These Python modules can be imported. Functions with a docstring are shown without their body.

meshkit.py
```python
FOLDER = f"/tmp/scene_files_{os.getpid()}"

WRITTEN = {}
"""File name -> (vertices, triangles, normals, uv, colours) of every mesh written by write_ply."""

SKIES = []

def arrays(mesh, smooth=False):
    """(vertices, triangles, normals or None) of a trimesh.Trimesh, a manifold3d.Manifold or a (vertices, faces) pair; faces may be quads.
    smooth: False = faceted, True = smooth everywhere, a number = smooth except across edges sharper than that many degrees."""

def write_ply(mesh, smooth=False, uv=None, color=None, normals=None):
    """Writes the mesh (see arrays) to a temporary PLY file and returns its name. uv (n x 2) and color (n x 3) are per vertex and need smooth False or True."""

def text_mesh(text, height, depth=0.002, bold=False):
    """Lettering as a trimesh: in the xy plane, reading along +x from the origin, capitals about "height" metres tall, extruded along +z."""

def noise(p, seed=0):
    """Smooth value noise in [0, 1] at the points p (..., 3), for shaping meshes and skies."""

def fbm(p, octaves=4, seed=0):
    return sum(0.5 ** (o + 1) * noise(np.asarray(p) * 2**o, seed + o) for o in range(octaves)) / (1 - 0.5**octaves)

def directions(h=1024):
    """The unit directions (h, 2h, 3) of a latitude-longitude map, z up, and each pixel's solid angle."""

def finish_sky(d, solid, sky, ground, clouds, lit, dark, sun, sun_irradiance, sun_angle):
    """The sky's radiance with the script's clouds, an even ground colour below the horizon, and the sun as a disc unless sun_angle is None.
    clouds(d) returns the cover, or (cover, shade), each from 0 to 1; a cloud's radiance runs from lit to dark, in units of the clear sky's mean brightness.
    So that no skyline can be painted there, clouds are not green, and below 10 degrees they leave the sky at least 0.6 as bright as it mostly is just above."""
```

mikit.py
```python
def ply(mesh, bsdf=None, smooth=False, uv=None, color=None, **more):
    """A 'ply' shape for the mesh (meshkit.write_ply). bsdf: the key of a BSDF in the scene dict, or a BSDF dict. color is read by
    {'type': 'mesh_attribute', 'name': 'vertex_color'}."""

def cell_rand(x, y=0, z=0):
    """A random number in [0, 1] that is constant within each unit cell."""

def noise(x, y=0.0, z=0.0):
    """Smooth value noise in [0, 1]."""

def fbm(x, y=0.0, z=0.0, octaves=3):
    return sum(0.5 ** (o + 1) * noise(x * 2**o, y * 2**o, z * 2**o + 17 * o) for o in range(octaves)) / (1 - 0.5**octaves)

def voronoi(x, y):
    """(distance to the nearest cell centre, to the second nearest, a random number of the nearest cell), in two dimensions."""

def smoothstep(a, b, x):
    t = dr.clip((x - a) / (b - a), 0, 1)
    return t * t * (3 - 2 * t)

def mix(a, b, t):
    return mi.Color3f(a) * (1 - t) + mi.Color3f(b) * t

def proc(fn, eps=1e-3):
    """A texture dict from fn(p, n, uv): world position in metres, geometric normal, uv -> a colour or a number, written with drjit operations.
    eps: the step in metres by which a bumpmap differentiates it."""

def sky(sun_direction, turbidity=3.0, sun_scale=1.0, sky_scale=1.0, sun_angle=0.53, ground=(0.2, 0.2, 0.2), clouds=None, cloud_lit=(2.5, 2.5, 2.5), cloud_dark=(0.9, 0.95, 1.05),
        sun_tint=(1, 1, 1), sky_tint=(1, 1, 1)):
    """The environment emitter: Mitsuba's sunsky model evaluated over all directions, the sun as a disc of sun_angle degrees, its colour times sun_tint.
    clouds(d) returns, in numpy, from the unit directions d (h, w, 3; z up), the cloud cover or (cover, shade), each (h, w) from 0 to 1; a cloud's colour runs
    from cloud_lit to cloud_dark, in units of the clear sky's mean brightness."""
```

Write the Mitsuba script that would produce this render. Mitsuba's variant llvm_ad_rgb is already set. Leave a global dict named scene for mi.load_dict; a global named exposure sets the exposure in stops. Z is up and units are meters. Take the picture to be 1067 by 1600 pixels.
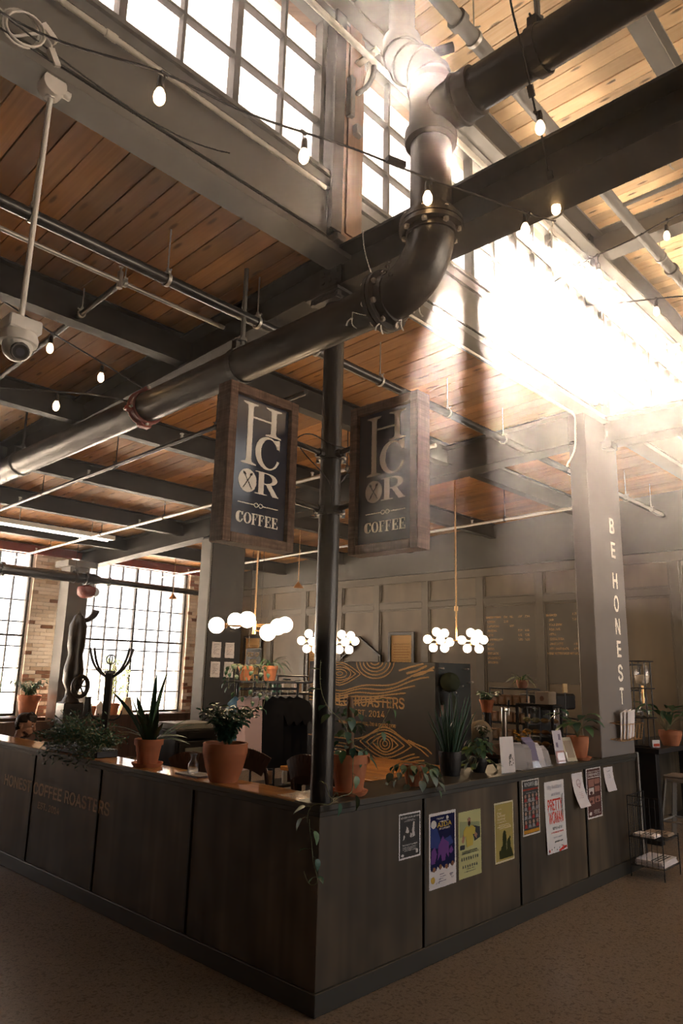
import math, random
import numpy as np, trimesh, manifold3d
import drjit as dr, mitsuba as mi
import mikit, meshkit
from mikit import proc, noise, fbm, voronoi, cell_rand, smoothstep, mix
from shapely.geometry import Polygon, Point, box as sbox, LineString
from shapely import affinity, union_all

T = mi.ScalarTransform4f
RNG = random.Random(11)
scene, labels = {'type': 'scene'}, {}

# ------------------------------------------------------------------ camera, sky, exposure
CAM = np.array([-3.0205, -2.9805, 1.7813])
FWD = np.array([0.70757, 0.67229, 0.21765])
scene['camera'] = {'type': 'perspective', 'fov': 51.167, 'fov_axis': 'x', 'near_clip': 0.05, 'far_clip': 500.0,
                   'to_world': T().look_at(CAM.tolist(), (CAM + FWD).tolist(), [-0.17447, -0.13226, 0.97574])}
SUN = [0.6760, 0.4377, 0.5928]
exposure = 7.45
def thin_cloud(d):
    """A bright veil of high cloud, thicker towards the horizon."""
    q = d / np.maximum(d[..., 2:3] + 0.25, 0.05)
    away = np.degrees(np.arccos(np.clip(d @ (np.array(SUN) / np.linalg.norm(SUN)), -1, 1)))
    return np.clip(0.6 + 0.5 * (meshkit.fbm(q * 1.6, 4, 3) - 0.4) + 0.35 * (1 - d[..., 2]) ** 2, 0, 1), np.clip(away / 110, 0, 1) ** 0.8 * 0.85 + 0.15 * meshkit.fbm(q * 2.5, 3, 9)
scene['sky'] = mikit.sky(SUN, turbidity=4.0, sun_scale=0.44, sky_scale=0.028, ground=(0.45, 0.44, 0.42), sky_tint=(1.06, 1.0, 0.92), sun_tint=(1.0, 1.0, 1.10),
                         clouds=thin_cloud, cloud_lit=(6.0, 5.8, 5.5), cloud_dark=(3.4, 3.4, 3.45))
scene['haze_medium'] = {'type': 'homogeneous', 'albedo': {'type': 'rgb', 'value': [0.97, 0.955, 0.93]},
                        'sigma_t': 0.0125, 'phase': {'type': 'hg', 'g': 0.85}}

# ------------------------------------------------------------------ materials
def bsdf(name, d, two=True):
    scene[name] = {'type': 'twosided', 'b': d} if two else d
    return name
def rgb(c): return {'type': 'rgb', 'value': [float(x) for x in c]}
def pri(name, c, rough=0.5, metal=0.0, spec=0.5, **k):
    return bsdf(name, {'type': 'principled', 'base_color': c if isinstance(c, dict) else rgb(c), 'roughness': rough, 'metallic': metal, 'specular': spec, **k})
_cols = {}
def col(c, rough=None):
    """A plain coloured material, made once per colour."""
    k = (tuple(round(x, 4) for x in c), rough)
    if k not in _cols:
        n = 'plain_%d' % len(_cols)
        if rough is None: bsdf(n, {'type': 'diffuse', 'reflectance': rgb(c)})
        else: pri(n, c, rough)
        _cols[k] = n
    return _cols[k]

def plank_fn(pitch, tone, c1=(0.52, 0.25, 0.075), c2=(0.36, 0.145, 0.036)):
    def f(p, n, uv):
        s = dr.floor(p.x / pitch)
        r = cell_rand(s, 3)
        grain = fbm(p.x * 70 + r * 50, p.y * 2.2 + r * 31, r * 9, octaves=3)
        fine = noise(p.x * 260, p.y * 6 + r * 90, 1.5)
        kx, ky = p.x / pitch, p.y * 2.3 + r * 7
        d1, d2, kr = voronoi(kx * 1.3, ky)
        knot = (1 - smoothstep(0.05, 0.16, d1)) * dr.select(kr > 0.55, 1.0, 0.0)
        stain = smoothstep(0.55, 0.8, fbm(p.x * 1.7 + 5, p.y * 0.6, 2.2, octaves=2))
        c = mix(c1, c2, grain * 0.9 + fine * 0.25) * tone
        c = c * (0.78 + 0.42 * r) * (1 - 0.28 * stain)
        return mix(c, (0.09, 0.035, 0.012), knot * 0.75)
    return f
for i, t in enumerate((0.56, 0.70, 0.82)):
    pri('deck_wood_%d' % i, proc(plank_fn(0.155, t)), 0.55, spec=0.35)
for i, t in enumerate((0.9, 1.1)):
    pri('lit_wood_%d' % i, proc(plank_fn(0.155, t, (0.88, 0.68, 0.44), (0.74, 0.50, 0.26))), 0.5, spec=0.4)  # high deck's wood lightened: the bounced light is put into its colour

def floor_fn(p, n, uv):
    big = fbm(p.x * 0.55, p.y * 0.55, 0.3)
    sp = noise(p.x * 75, p.y * 75, 3.0)
    sp2 = noise(p.x * 190, p.y * 190, 7.0)
    c = mix((0.16, 0.13, 0.098), (0.245, 0.204, 0.158), big)
    c = c * (0.84 + 0.3 * sp2) 
    c = mix(c, (0.05, 0.038, 0.028), smoothstep(0.66, 0.8, sp) * 0.4)
    return mix(c, (0.24, 0.20, 0.155), smoothstep(0.80, 0.9, noise(p.x * 48 + 9, p.y * 48, 1.0)) * 0.3)
pri('floor_concrete', proc(floor_fn), proc(lambda p, n, uv: 0.24 + 0.22 * fbm(p.x * 2.3, p.y * 2.3, 4.0)), spec=0.5)

def counter_fn(p, n, uv):
    a = dr.abs(n.x) > 0.5
    h = dr.select(a, p.y, p.x)
    cloud = fbm(h * 2.6 + 3, p.z * 2.0, dr.select(a, 5.0, 1.0))
    streak = noise(h * 26, p.z * 1.3, 2.0)
    c = mix((0.044, 0.033, 0.020), (0.098, 0.072, 0.043), smoothstep(0.3, 0.75, cloud))
    return c * (0.78 + 0.4 * streak)
pri('counter_steel', proc(counter_fn), proc(lambda p, n, uv: 0.40 + 0.2 * fbm(p.x * 3 + p.y * 3, p.z * 3, 1.0)), spec=0.5)
pri('counter_trim', (0.036, 0.035, 0.029), 0.42)

def oak(scale, c1, c2, axis):
    def f(p, n, uv):
        a, b = (p.x, p.y) if axis == 'y' else (p.y, p.x)
        g = fbm(a * 45 * scale, b * 2.4 * scale + p.z, 1.0)
        s = cell_rand(dr.floor(a / 0.09), 5)
        return mix(c1, c2, g) * (0.82 + 0.34 * s)
    return f
pri('ledge_wood', proc(oak(1, (0.46, 0.24, 0.085), (0.28, 0.125, 0.04), 'y')), 0.06, spec=1.0, clearcoat=1.0, clearcoat_gloss=0.97)
pri('table_wood', proc(oak(1, (0.50, 0.235, 0.07), (0.30, 0.12, 0.035), 'y')), 0.3)
pri('dark_wood', proc(oak(1, (0.10, 0.055, 0.035), (0.055, 0.028, 0.018), 'y')), 0.4)
def rough_wood(p, n, uv):
    g = fbm((p.x + p.y) * 35, p.z * 35, 1.0) 
    l = noise((p.x + p.y) * 160, p.z * 5, 3.0) * noise((p.x + p.y) * 5, p.z * 160, 4.0)
    return mix((0.060, 0.034, 0.022), (0.20, 0.12, 0.085), g * 0.6 + l * 0.8)
pri('sign_frame_wood', proc(rough_wood), 0.7, spec=0.25)
pri('column_wood', proc(lambda p, n, uv: mix((0.24, 0.145, 0.088), (0.14, 0.08, 0.05), fbm((p.x + p.y) * 40, p.z * 2.5, 1.0))), 0.6)

pri('black_steel', (0.020, 0.020, 0.021), 0.42)
pri('beam_steel', proc(lambda p, n, uv: mix((0.009, 0.0085, 0.008), (0.02, 0.018, 0.016), fbm(p.x * 3 + p.z * 5, p.y * 3, p.z * 4))), 0.55, spec=0.25)
pri('gray_steel', proc(lambda p, n, uv: mix((0.13, 0.128, 0.118), (0.18, 0.175, 0.16), fbm(p.x * 4, p.y * 4, p.z * 4))), 0.5)
pri('fascia_paint', (0.17, 0.165, 0.15), 0.5)
def iron_fn(p, n, uv):
    a = fbm(p.x * 6, p.y * 2.5, p.z * 6)
    return mix((0.011, 0.010, 0.009), (0.036, 0.025, 0.018), smoothstep(0.35, 0.8, a))
pri('cast_iron', proc(iron_fn), proc(lambda p, n, uv: 0.24 + 0.2 * noise(p.x * 5, p.y * 5, p.z * 5)), spec=0.7)
pri('pipe_gray', (0.15, 0.145, 0.135), 0.5)
pri('pipe_fitting', (0.065, 0.06, 0.055), 0.5)
pri('pipe_black', (0.016, 0.017, 0.018), 0.28, spec=0.6)
pri('galvanized', (0.50, 0.49, 0.46), 0.38, 0.7)
pri('steel_bolt', (0.42, 0.38, 0.33), 0.35, 0.8)
pri('red_iron', (0.16, 0.028, 0.02), 0.45)
pri('brass', (0.72, 0.46, 0.22), 0.25, 1.0)
pri('chrome', (0.75, 0.74, 0.72), 0.15, 1.0)
pri('white_paint', (0.74, 0.73, 0.71), 0.4)
pri('conduit_paint', (0.62, 0.59, 0.52), 0.4)
pri('dark_paint', (0.036, 0.036, 0.036), 0.5)
pri('column_paint', (0.022, 0.021, 0.021), 0.5)
pri('lettered_paint', (0.19, 0.178, 0.174), 0.45)
pri('sign_panel', (0.026, 0.030, 0.050), 0.12, spec=1.0)
pri('divider_paint', (0.030, 0.028, 0.025), 0.45)
pri('divider_side', (0.045, 0.053, 0.055), 0.45)
pri('sign_cream', (0.93, 0.88, 0.80), 0.5)
pri('gold_paint', (0.42, 0.24, 0.085), 0.5)
pri('tan_paint', (0.44, 0.29, 0.165), 0.5)
def wall_fn(p, n, uv):
    g = fbm(p.y * 5.0, p.z * 1.4, 1.0)
    b = fbm(p.y * 0.9 + 4, p.z * 0.9, 6.0)
    return mix((0.07, 0.052, 0.032), (0.115, 0.085, 0.05), g) * (0.7 + 0.6 * b)
pri('wall_panel', proc(wall_fn), 0.5)
pri('wall_trim', (0.075, 0.062, 0.043), 0.45)
pri('wall_upper', (0.036, 0.036, 0.031), 0.5)
for i, c in enumerate([(0.78, 0.70, 0.60), (0.68, 0.59, 0.48), (0.50, 0.39, 0.29), (0.22, 0.12, 0.08), (0.30, 0.15, 0.10)]):
    pri('brick_%d' % i, c, 0.8, spec=0.2)
pri('mortar', (0.52, 0.46, 0.38), 0.9, spec=0.1)
pri('roof_membrane', (0.84, 0.82, 0.78), 0.8, spec=0.2)
def clay_fn(p, n, uv):
    a = fbm(p.x * 9, p.y * 9, p.z * 14)
    return mix((0.40, 0.145, 0.070), (0.52, 0.21, 0.105), a)
pri('terracotta', proc(clay_fn), 0.65, spec=0.3)
pri('soil', (0.035, 0.023, 0.016), 0.9, spec=0.1)
pri('plastic_black', (0.014, 0.014, 0.015), 0.4)
pri('plastic_white', (0.72, 0.70, 0.67), 0.35)
pri('paper_white', (0.76, 0.73, 0.74), 0.7, spec=0.2)
for n_, c in dict(deep=(0.022, 0.058, 0.030), mid=(0.045, 0.115, 0.050), pale=(0.13, 0.22, 0.12), blue=(0.035, 0.095, 0.065), lime=(0.16, 0.24, 0.06), grey=(0.14, 0.19, 0.155), light=(0.30, 0.36, 0.18)).items():
    pri('leaf_' + n_, c, 0.38, spec=0.5)
pri('stem', (0.16, 0.17, 0.09), 0.5)
pri('twig', (0.14, 0.085, 0.05), 0.7)
pri('skin', (0.50, 0.27, 0.18), 0.5, spec=0.35)
pri('hair', (0.030, 0.018, 0.012), 0.5)
bsdf('glass_pane', {'type': 'thindielectric', 'int_ior': 1.5}, two=False)
bsdf('clear_glass', {'type': 'dielectric', 'int_ior': 1.5}, two=False)
bsdf('acrylic', {'type': 'thindielectric', 'int_ior': 1.45}, two=False)
bsdf('nothing', {'type': 'null'}, two=False)

# ------------------------------------------------------------------ building helpers
def cat(ms): return trimesh.util.concatenate([m for m in ms if m is not None])
def bx(x0, x1, y0, y1, z0, z1):
    v = np.array([[x, y, z] for x in (x0, x1) for y in (y0, y1) for z in (z0, z1)], float)
    f = np.array([[0, 1, 3], [0, 3, 2], [4, 6, 7], [4, 7, 5], [0, 4, 5], [0, 5, 1], [2, 3, 7], [2, 7, 6], [0, 2, 6], [0, 6, 4], [1, 5, 7], [1, 7, 3]])
    return trimesh.Trimesh(v, f, process=False)
def rbx(x0, x1, y0, y1, z0, z1, b=0.004):
    """A box with chamfered edges (hull)."""
    P = []
    for x, sx in ((x0, 1), (x1, -1)):
        for y, sy in ((y0, 1), (y1, -1)):
            for z, sz in ((z0, 1), (z1, -1)):
                P += [[x + sx * b, y + sy * b, z], [x + sx * b, y, z + sz * b], [x, y + sy * b, z + sz * b]]
    return trimesh.convex.convex_hull(np.array(P))
def rot_to(d):
    d = np.asarray(d, float); d = d / np.linalg.norm(d)
    a = np.array([0, 0, 1.0]) if abs(d[2]) < 0.95 else np.array([1.0, 0, 0])
    x = np.cross(a, d); x /= np.linalg.norm(x)
    return np.stack([x, np.cross(d, x), d], 1)
def cyl(p, q, r, n=20, r2=None, caps=True):
    p, q = np.asarray(p, float), np.asarray(q, float)
    M = rot_to(q - p); a = np.arange(n) * 2 * np.pi / n
    c = np.stack([np.cos(a), np.sin(a), 0 * a], 1) @ M.T
    v = np.vstack([p + c * r, q + c * (r if r2 is None else r2), [p], [q]])
    i = np.arange(n); j = (i + 1) % n
    f = [np.stack([i, j, j + n], 1), np.stack([i, j + n, i + n], 1)]
    if caps: f += [np.stack([j, i, i * 0 + 2 * n], 1), np.stack([i + n, j + n, i * 0 + 2 * n + 1], 1)]
    return trimesh.Trimesh(v, np.vstack(f), process=False)
def tube(pts, r, n=8, caps=True):
    """A swept tube; r a number or one per point."""
    p = np.asarray(pts, float); m = len(p)
    t = np.gradient(p, axis=0); t /= np.linalg.norm(t, axis=1, keepdims=True) + 1e-12
    r = np.broadcast_to(r, (m,)).astype(float)
    x = rot_to(t[0])[:, 0]; a = np.arange(n) * 2 * np.pi / n; V = []
    for k in range(m):
        x = x - t[k] * (x @ t[k]); x /= np.linalg.norm(x) + 1e-12
        y = np.cross(t[k], x)
        V.append(p[k] + r[k] * (np.cos(a)[:, None] * x + np.sin(a)[:, None] * y))
    v = np.vstack(V + [[p[0]], [p[-1]]])
    i, j = np.meshgrid(np.arange(m - 1), np.arange(n), indexing='ij'); j2 = (j + 1) % n
    f = [np.stack([i * n + j, i * n + j2, (i + 1) * n + j2], -1).reshape(-1, 3), np.stack([i * n + j, (i + 1) * n + j2, (i + 1) * n + j], -1).reshape(-1, 3)]
    k = np.arange(n); k2 = (k + 1) % n
    if caps: f += [np.stack([k2, k, k * 0 + m * n], 1), np.stack([(m - 1) * n + k, (m - 1) * n + k2, k * 0 + m * n + 1], 1)]
    return trimesh.Trimesh(v, np.vstack(f), process=False)
def spline(pts, n=24):
    from scipy.interpolate import CubicSpline
    p = np.asarray(pts, float)
    s = np.concatenate([[0], np.cumsum(np.linalg.norm(np.diff(p, axis=0), axis=1))])
    return CubicSpline(s, p)(np.linspace(0, s[-1], n))
def lathe(prof, at=(0, 0, 0), n=28):
    """Revolve (r, z) points about z."""
    p = np.asarray(prof, float); m = len(p); a = np.arange(n) * 2 * np.pi / n
    v = np.stack([p[:, None, 0] * np.cos(a), p[:, None, 0] * np.sin(a), np.broadcast_to(p[:, None, 1], (m, n))], -1).reshape(-1, 3) + np.asarray(at, float)
    i, j = np.meshgrid(np.arange(m - 1), np.arange(n), indexing='ij'); j2 = (j + 1) % n
    f = np.vstack([np.stack([i * n + j, i * n + j2, (i + 1) * n + j2], -1).reshape(-1, 3), np.stack([i * n + j, (i + 1) * n + j2, (i + 1) * n + j], -1).reshape(-1, 3)])
    return trimesh.Trimesh(v, f, process=False)
def ball(c, r, sub=2, sz=1.0):
    m = trimesh.creation.icosphere(subdivisions=sub, radius=r); m.vertices[:, 2] *= sz
    m.apply_translation(c); return m
def ring(c, axis, R, r, n=28, k=8):
    M = rot_to(axis); a = np.linspace(0, 2 * np.pi, n + 1)
    return tube(np.asarray(c) + (np.stack([np.cos(a), np.sin(a), 0 * a], 1) * R) @ M.T, r, k)
def plate(poly, depth):
    gs = [g for g in getattr(poly, 'geoms', [poly]) if g.geom_type == 'Polygon' and g.area > 1e-9]
    return cat([trimesh.creation.extrude_polygon(g, depth, engine='earcut') for g in gs])
def onto(m, o, u, v):
    """Places a mesh drawn in xy (reading along +x, thick along +z) at o, with x along u and y along v."""
    u, v = np.asarray(u, float), np.asarray(v, float)
    M = np.eye(4); M[:3, 0], M[:3, 1], M[:3, 2], M[:3, 3] = u, v, np.cross(u, v), o
    m = m.copy(); m.apply_transform(M); return m
_text = {}
def text(s, h, w=None, depth=0.001, bold=True, center=True):
    """Lettering in xy with capitals h tall, squeezed to the width w, centred on x = 0 (baseline y = 0)."""
    k = (s, bold)
    if k not in _text: _text[k] = meshkit.text_mesh(s, 1.0, 0.01, bold)
    m = _text[k].copy(); lo, hi = m.bounds
    sx = (w / (hi[0] - lo[0])) if w else h
    m.apply_translation([-(lo[0] + hi[0]) / 2 if center else -lo[0], 0, 0])
    m.vertices = m.vertices * [sx, h, depth / 0.01]
    return m
def sweepbar(p, q, w, h, up=(0, 0, 1)):
    """A rectangular bar from p to q, w wide and h high, centred."""
    p, q = np.asarray(p, float), np.asarray(q, float)
    d = (q - p) / np.linalg.norm(q - p); s = np.cross(d, up); s /= np.linalg.norm(s); u = np.cross(s, d)
    v = np.array([P + a * s * w / 2 + b * u * h / 2 for P in (p, q) for a in (-1, 1) for b in (-1, 1)])
    m = trimesh.convex.convex_hull(v); return m
def ibeam(p, q, w, h, tf=0.018, tw=0.012):
    """An I-section from p to q (centre of the bottom), vertical web."""
    p, q = np.asarray(p, float), np.asarray(q, float); z = np.array([0, 0, 1.0])
    return cat([sweepbar(p + z * tf / 2, q + z * tf / 2, w, tf), sweepbar(p + z * (h - tf / 2), q + z * (h - tf / 2), w, tf), sweepbar(p + z * h / 2, q + z * h / 2, tw, h - 2 * tf)])

def numbered(k):
    if k not in scene and k not in labels and not any(x.startswith(k + '__') for x in scene): return k
    i = 1
    while True:
        n = '%s_%03d' % (k, i)
        if n not in scene and n not in labels and not any(x.startswith(n + '__') for x in scene): return n
        i += 1
_next = {}
def free(k):
    if k not in _used: _used.add(k); return k
    i = _next.get(k, 0) + 1
    while '%s_%03d' % (k, i) in _used: i += 1
    _next[k] = i; n = '%s_%03d' % (k, i); _used.add(n); return n
_used = set()
def thing(name, label, category, group=None, kind=None):
    k = free(name); labels[k] = {'label': label, 'category': category}
    if group: labels[k]['group'] = group
    if kind: labels[k]['kind'] = kind
    return k
def struct(name):
    k = free(name); labels[k] = {'kind': 'structure'}; return k
def put(owner, part, mesh, mat, smooth=False, label=None, kind=None, **more):
    """One entry: the owner's own mesh (part None) or a part of it."""
    k = owner if part is None else free(owner + '__' + part)
    scene[k] = mikit.ply(mesh, mat, smooth=smooth, **more)
    if part is not None and (label or kind):
        labels[k] = {a: b for a, b in (('label', label), ('kind', kind)) if b}
    return k
def put_ply(owner, part, shape):
    k = free(owner + '__' + part); scene[k] = shape; return k
def glow(owner, part, mesh, radiance, mat=None, smooth=True):
    k = free(owner + '__' + part)
    scene[k] = mikit.ply(mesh, mat or 'plastic_white', smooth=smooth, emitter={'type': 'area', 'radiance': rgb(radiance)})
    return k

# ------------------------------------------------------------------ the shell of the hall
ZL = lambda y: 4.53 - 0.045 * y           # underside of the low roof's deck
ZH = 6.74                                 # underside of the high roof's deck
XA, XB = -8.0, 13.0                       # ends of the hall
YF, YB = -8.0, 10.8                       # far aisle wall, window wall
WX = 7.9                                  # panelled wall of the coffee bar

k = struct('floor'); put(k, None, bx(XA - 1, XB + 1, YF - 1, YB + 0.6, -0.3, 0.0), 'floor_concrete')

# low roof deck: every plank its own piece, running in y
k = struct('ceiling')
pitch = 0.155
for i in range(int(math.floor(-6.2 / pitch)), int(math.ceil(7.95 / pitch))):
    x0 = i * pitch
    cuts = [0.10] + sorted(RNG.sample([1.75, 3.55, 5.35, 7.15, 9.0], 2)) + [YB]
    for a, b in zip(cuts[:-1], cuts[1:]):
        a, b = a + 0.003, b - 0.003
        dz = RNG.uniform(-0.003, 0.002)
        v = np.array([[x, y, ZL(y) + dz + t] for x in (x0 + 0.004, x0 + pitch - 0.004) for y in (a, b) for t in (0, 0.04)])
        put(k, 'plank', (v, bx(0, 1, 0, 1, 0, 1).faces), 'deck_wood_%d' % RNG.choice([0, 0, 1, 1, 2]))
v = np.array([[x, y, ZL(y) + t] for x in (XA, WX + 0.5) for y in (0.12, YB + 0.5) for t in (0.05, 0.22)])
put(k, 'roof_membrane', (v, bx(0, 1, 0, 1, 0, 1).faces), 'roof_membrane')
# high roof deck
k = struct('ceiling')
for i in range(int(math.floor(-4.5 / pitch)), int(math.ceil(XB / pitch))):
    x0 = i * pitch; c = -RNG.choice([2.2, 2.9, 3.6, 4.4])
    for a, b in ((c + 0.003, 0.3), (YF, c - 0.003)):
        put(k, 'plank', bx(x0 + 0.004, x0 + pitch - 0.004, a, b, ZH + RNG.uniform(-0.003, 0.002), ZH + 0.04), 'lit_wood_%d' % RNG.choice([0, 1, 1]))
put(k, 'roof_membrane', bx(XA, XB, YF - 0.3, 0.6, ZH + 0.05, ZH + 0.2), 'roof_membrane')

# ---- clerestory wall (plane y = 0.1)
SILL, HEAD = 5.10, 6.40
COLX = [(-4.22, -3.88), (-0.05, 0.28), (4.10, 4.44), (8.24, 8.58)]
k = struct('wall_clerestory')
put(k, 'fascia', bx(XA, XB, 0.085, 0.16, 4.66, SILL - 0.03), 'fascia_paint')
put(k, 'sill', cat([bx(XA, XB, 0.03, 0.2, SILL - 0.03, SILL), bx(XA, XB, 0.055, 0.085, SILL - 0.10, SILL - 0.03)]), 'fascia_paint')
put(k, 'header_web', bx(XA, XB, 0.10, 0.14, 4.464, 4.68), 'beam_steel'); put(k, 'header_flange', cat([bx(XA, XB, -0.06, 0.14, 4.45, 4.464), bx(XA, XB, -0.06, -0.045, 4.464, 4.50)]), 'gray_steel')  # web coloured dark to stand for the shade in its recess
put(k, 'eave_beam', cat([bx(XA, XB, 0.02, 0.2, HEAD, HEAD + 0.03), bx(XA, XB, -0.10, 0.2, HEAD + 0.02, HEAD + 0.045), bx(XA, XB, 0.06, 0.08, HEAD + 0.03, ZH), bx(XA, XB, -0.10, 0.2, ZH - 0.03, ZH)]), 'gray_steel')
put(k, 'eave_board', bx(XA, XB, 0.10, 0.3, HEAD + 0.03, ZH), 'column_wood')

def window(kind, plane, c0, c1, z0, z1, verts, rows, mat='black_steel', thick=(), t=0.022, d=0.035, fr=0.045, out=1):
    """A steel sash window in the plane y = plane (kind 'y') with every bar and every pane a part."""
    w = free('window_%d' % (1 + sum(1 for q in labels if q.startswith('window_') and '__' not in q))); labels[w] = {'kind': 'structure'}
    P = lambda a0, a1, b0, b1, dd: bx(a0, a1, plane - dd, plane + dd, b0, b1) if kind == 'y' else bx(plane - dd, plane + dd, a0, a1, b0, b1)
    put(w, 'frame', cat([P(c0, c0 + fr, z0, z1, d), P(c1 - fr, c1, z0, z1, d), P(c0, c1, z0, z0 + fr, d), P(c0, c1, z1 - fr, z1, d)]), mat)
    for x in verts:
        h = t * (2.0 if x in thick else 1) / 2
        put(w, 'muntin', P(x - h, x + h, z0, z1, d * (1.0 if x in thick else 0.7)), mat)
    for z in rows:
        h = t * (1.8 if z in thick else 1) / 2
        put(w, 'muntin', P(c0, c1, z - h, z + h, d * 0.65), mat)
    xs, zs = [c0 + fr] + list(verts) + [c1 - fr], [z0 + fr] + list(rows) + [z1 - fr]
    for a0, a1 in zip(xs[:-1], xs[1:]):
        for b0, b1 in zip(zs[:-1], zs[1:]):
            q = np.array([[a0, plane, b0], [a1, plane, b0], [a1, plane, b1], [a0, plane, b1]]) if kind == 'y' else np.array([[plane, a0, b0], [plane, a1, b0], [plane, a1, b1], [plane, a0, b1]])
            put(w, 'pane', (q, np.array([[0, 1, 2, 3]])), 'glass_pane')
    return w
for a, b, nv in ((-3.88, -0.05, 10), (0.28, 4.10, 10), (4.44, 8.24, 10), (8.58, 12.4, 10), (XA + 0.2, -4.22, 8)):
    vs = [a + (b - a) * i / nv for i in range(1, nv)]
    window('y', 0.13, a, b, SILL, HEAD, vs, [5.52, 5.96], mat='gray_steel', thick=tuple(vs[1::2]))
for i, (a, b) in enumerate(COLX):
    k = thing('clerestory_column', ['brown wood clad steel clerestory post out of frame on the left', 'brown wood clad clerestory post left of the grey drain riser', 'brown clerestory post high above the lettered column', 'last brown clerestory post at the far right end'][i], 'post')
    put(k, 'cladding', cat([bx(a + 0.11, b, 0.03, 0.25, 4.50, ZH), bx(a + 0.16, b - 0.05, 0.015, 0.03, 4.7, ZH)]), 'column_wood')
    put(k, 'steel_core', cat([bx(a, a + 0.10, 0.0, 0.02, 4.66, ZH), bx(a + 0.045, a + 0.06, 0.02, 0.22, 4.66, ZH), bx(a, a + 0.10, 0.2, 0.22, 4.66, ZH)]), 'black_steel')
    put(k, 'lamp_bracket', cat([rbx(a + 0.14, a + 0.19, -0.02, 0.03, 5.62, 5.95, 0.006), rbx(a + 0.2, a + 0.27, -0.03, 0.03, 5.50, 5.58, 0.006), tube(spline([(a + 0.22, 0.0, 5.85), (a + 0.22, -0.12, 5.86), (a + 0.22, -0.16, 5.98)], 8), 0.018)]), 'gray_steel')

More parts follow.
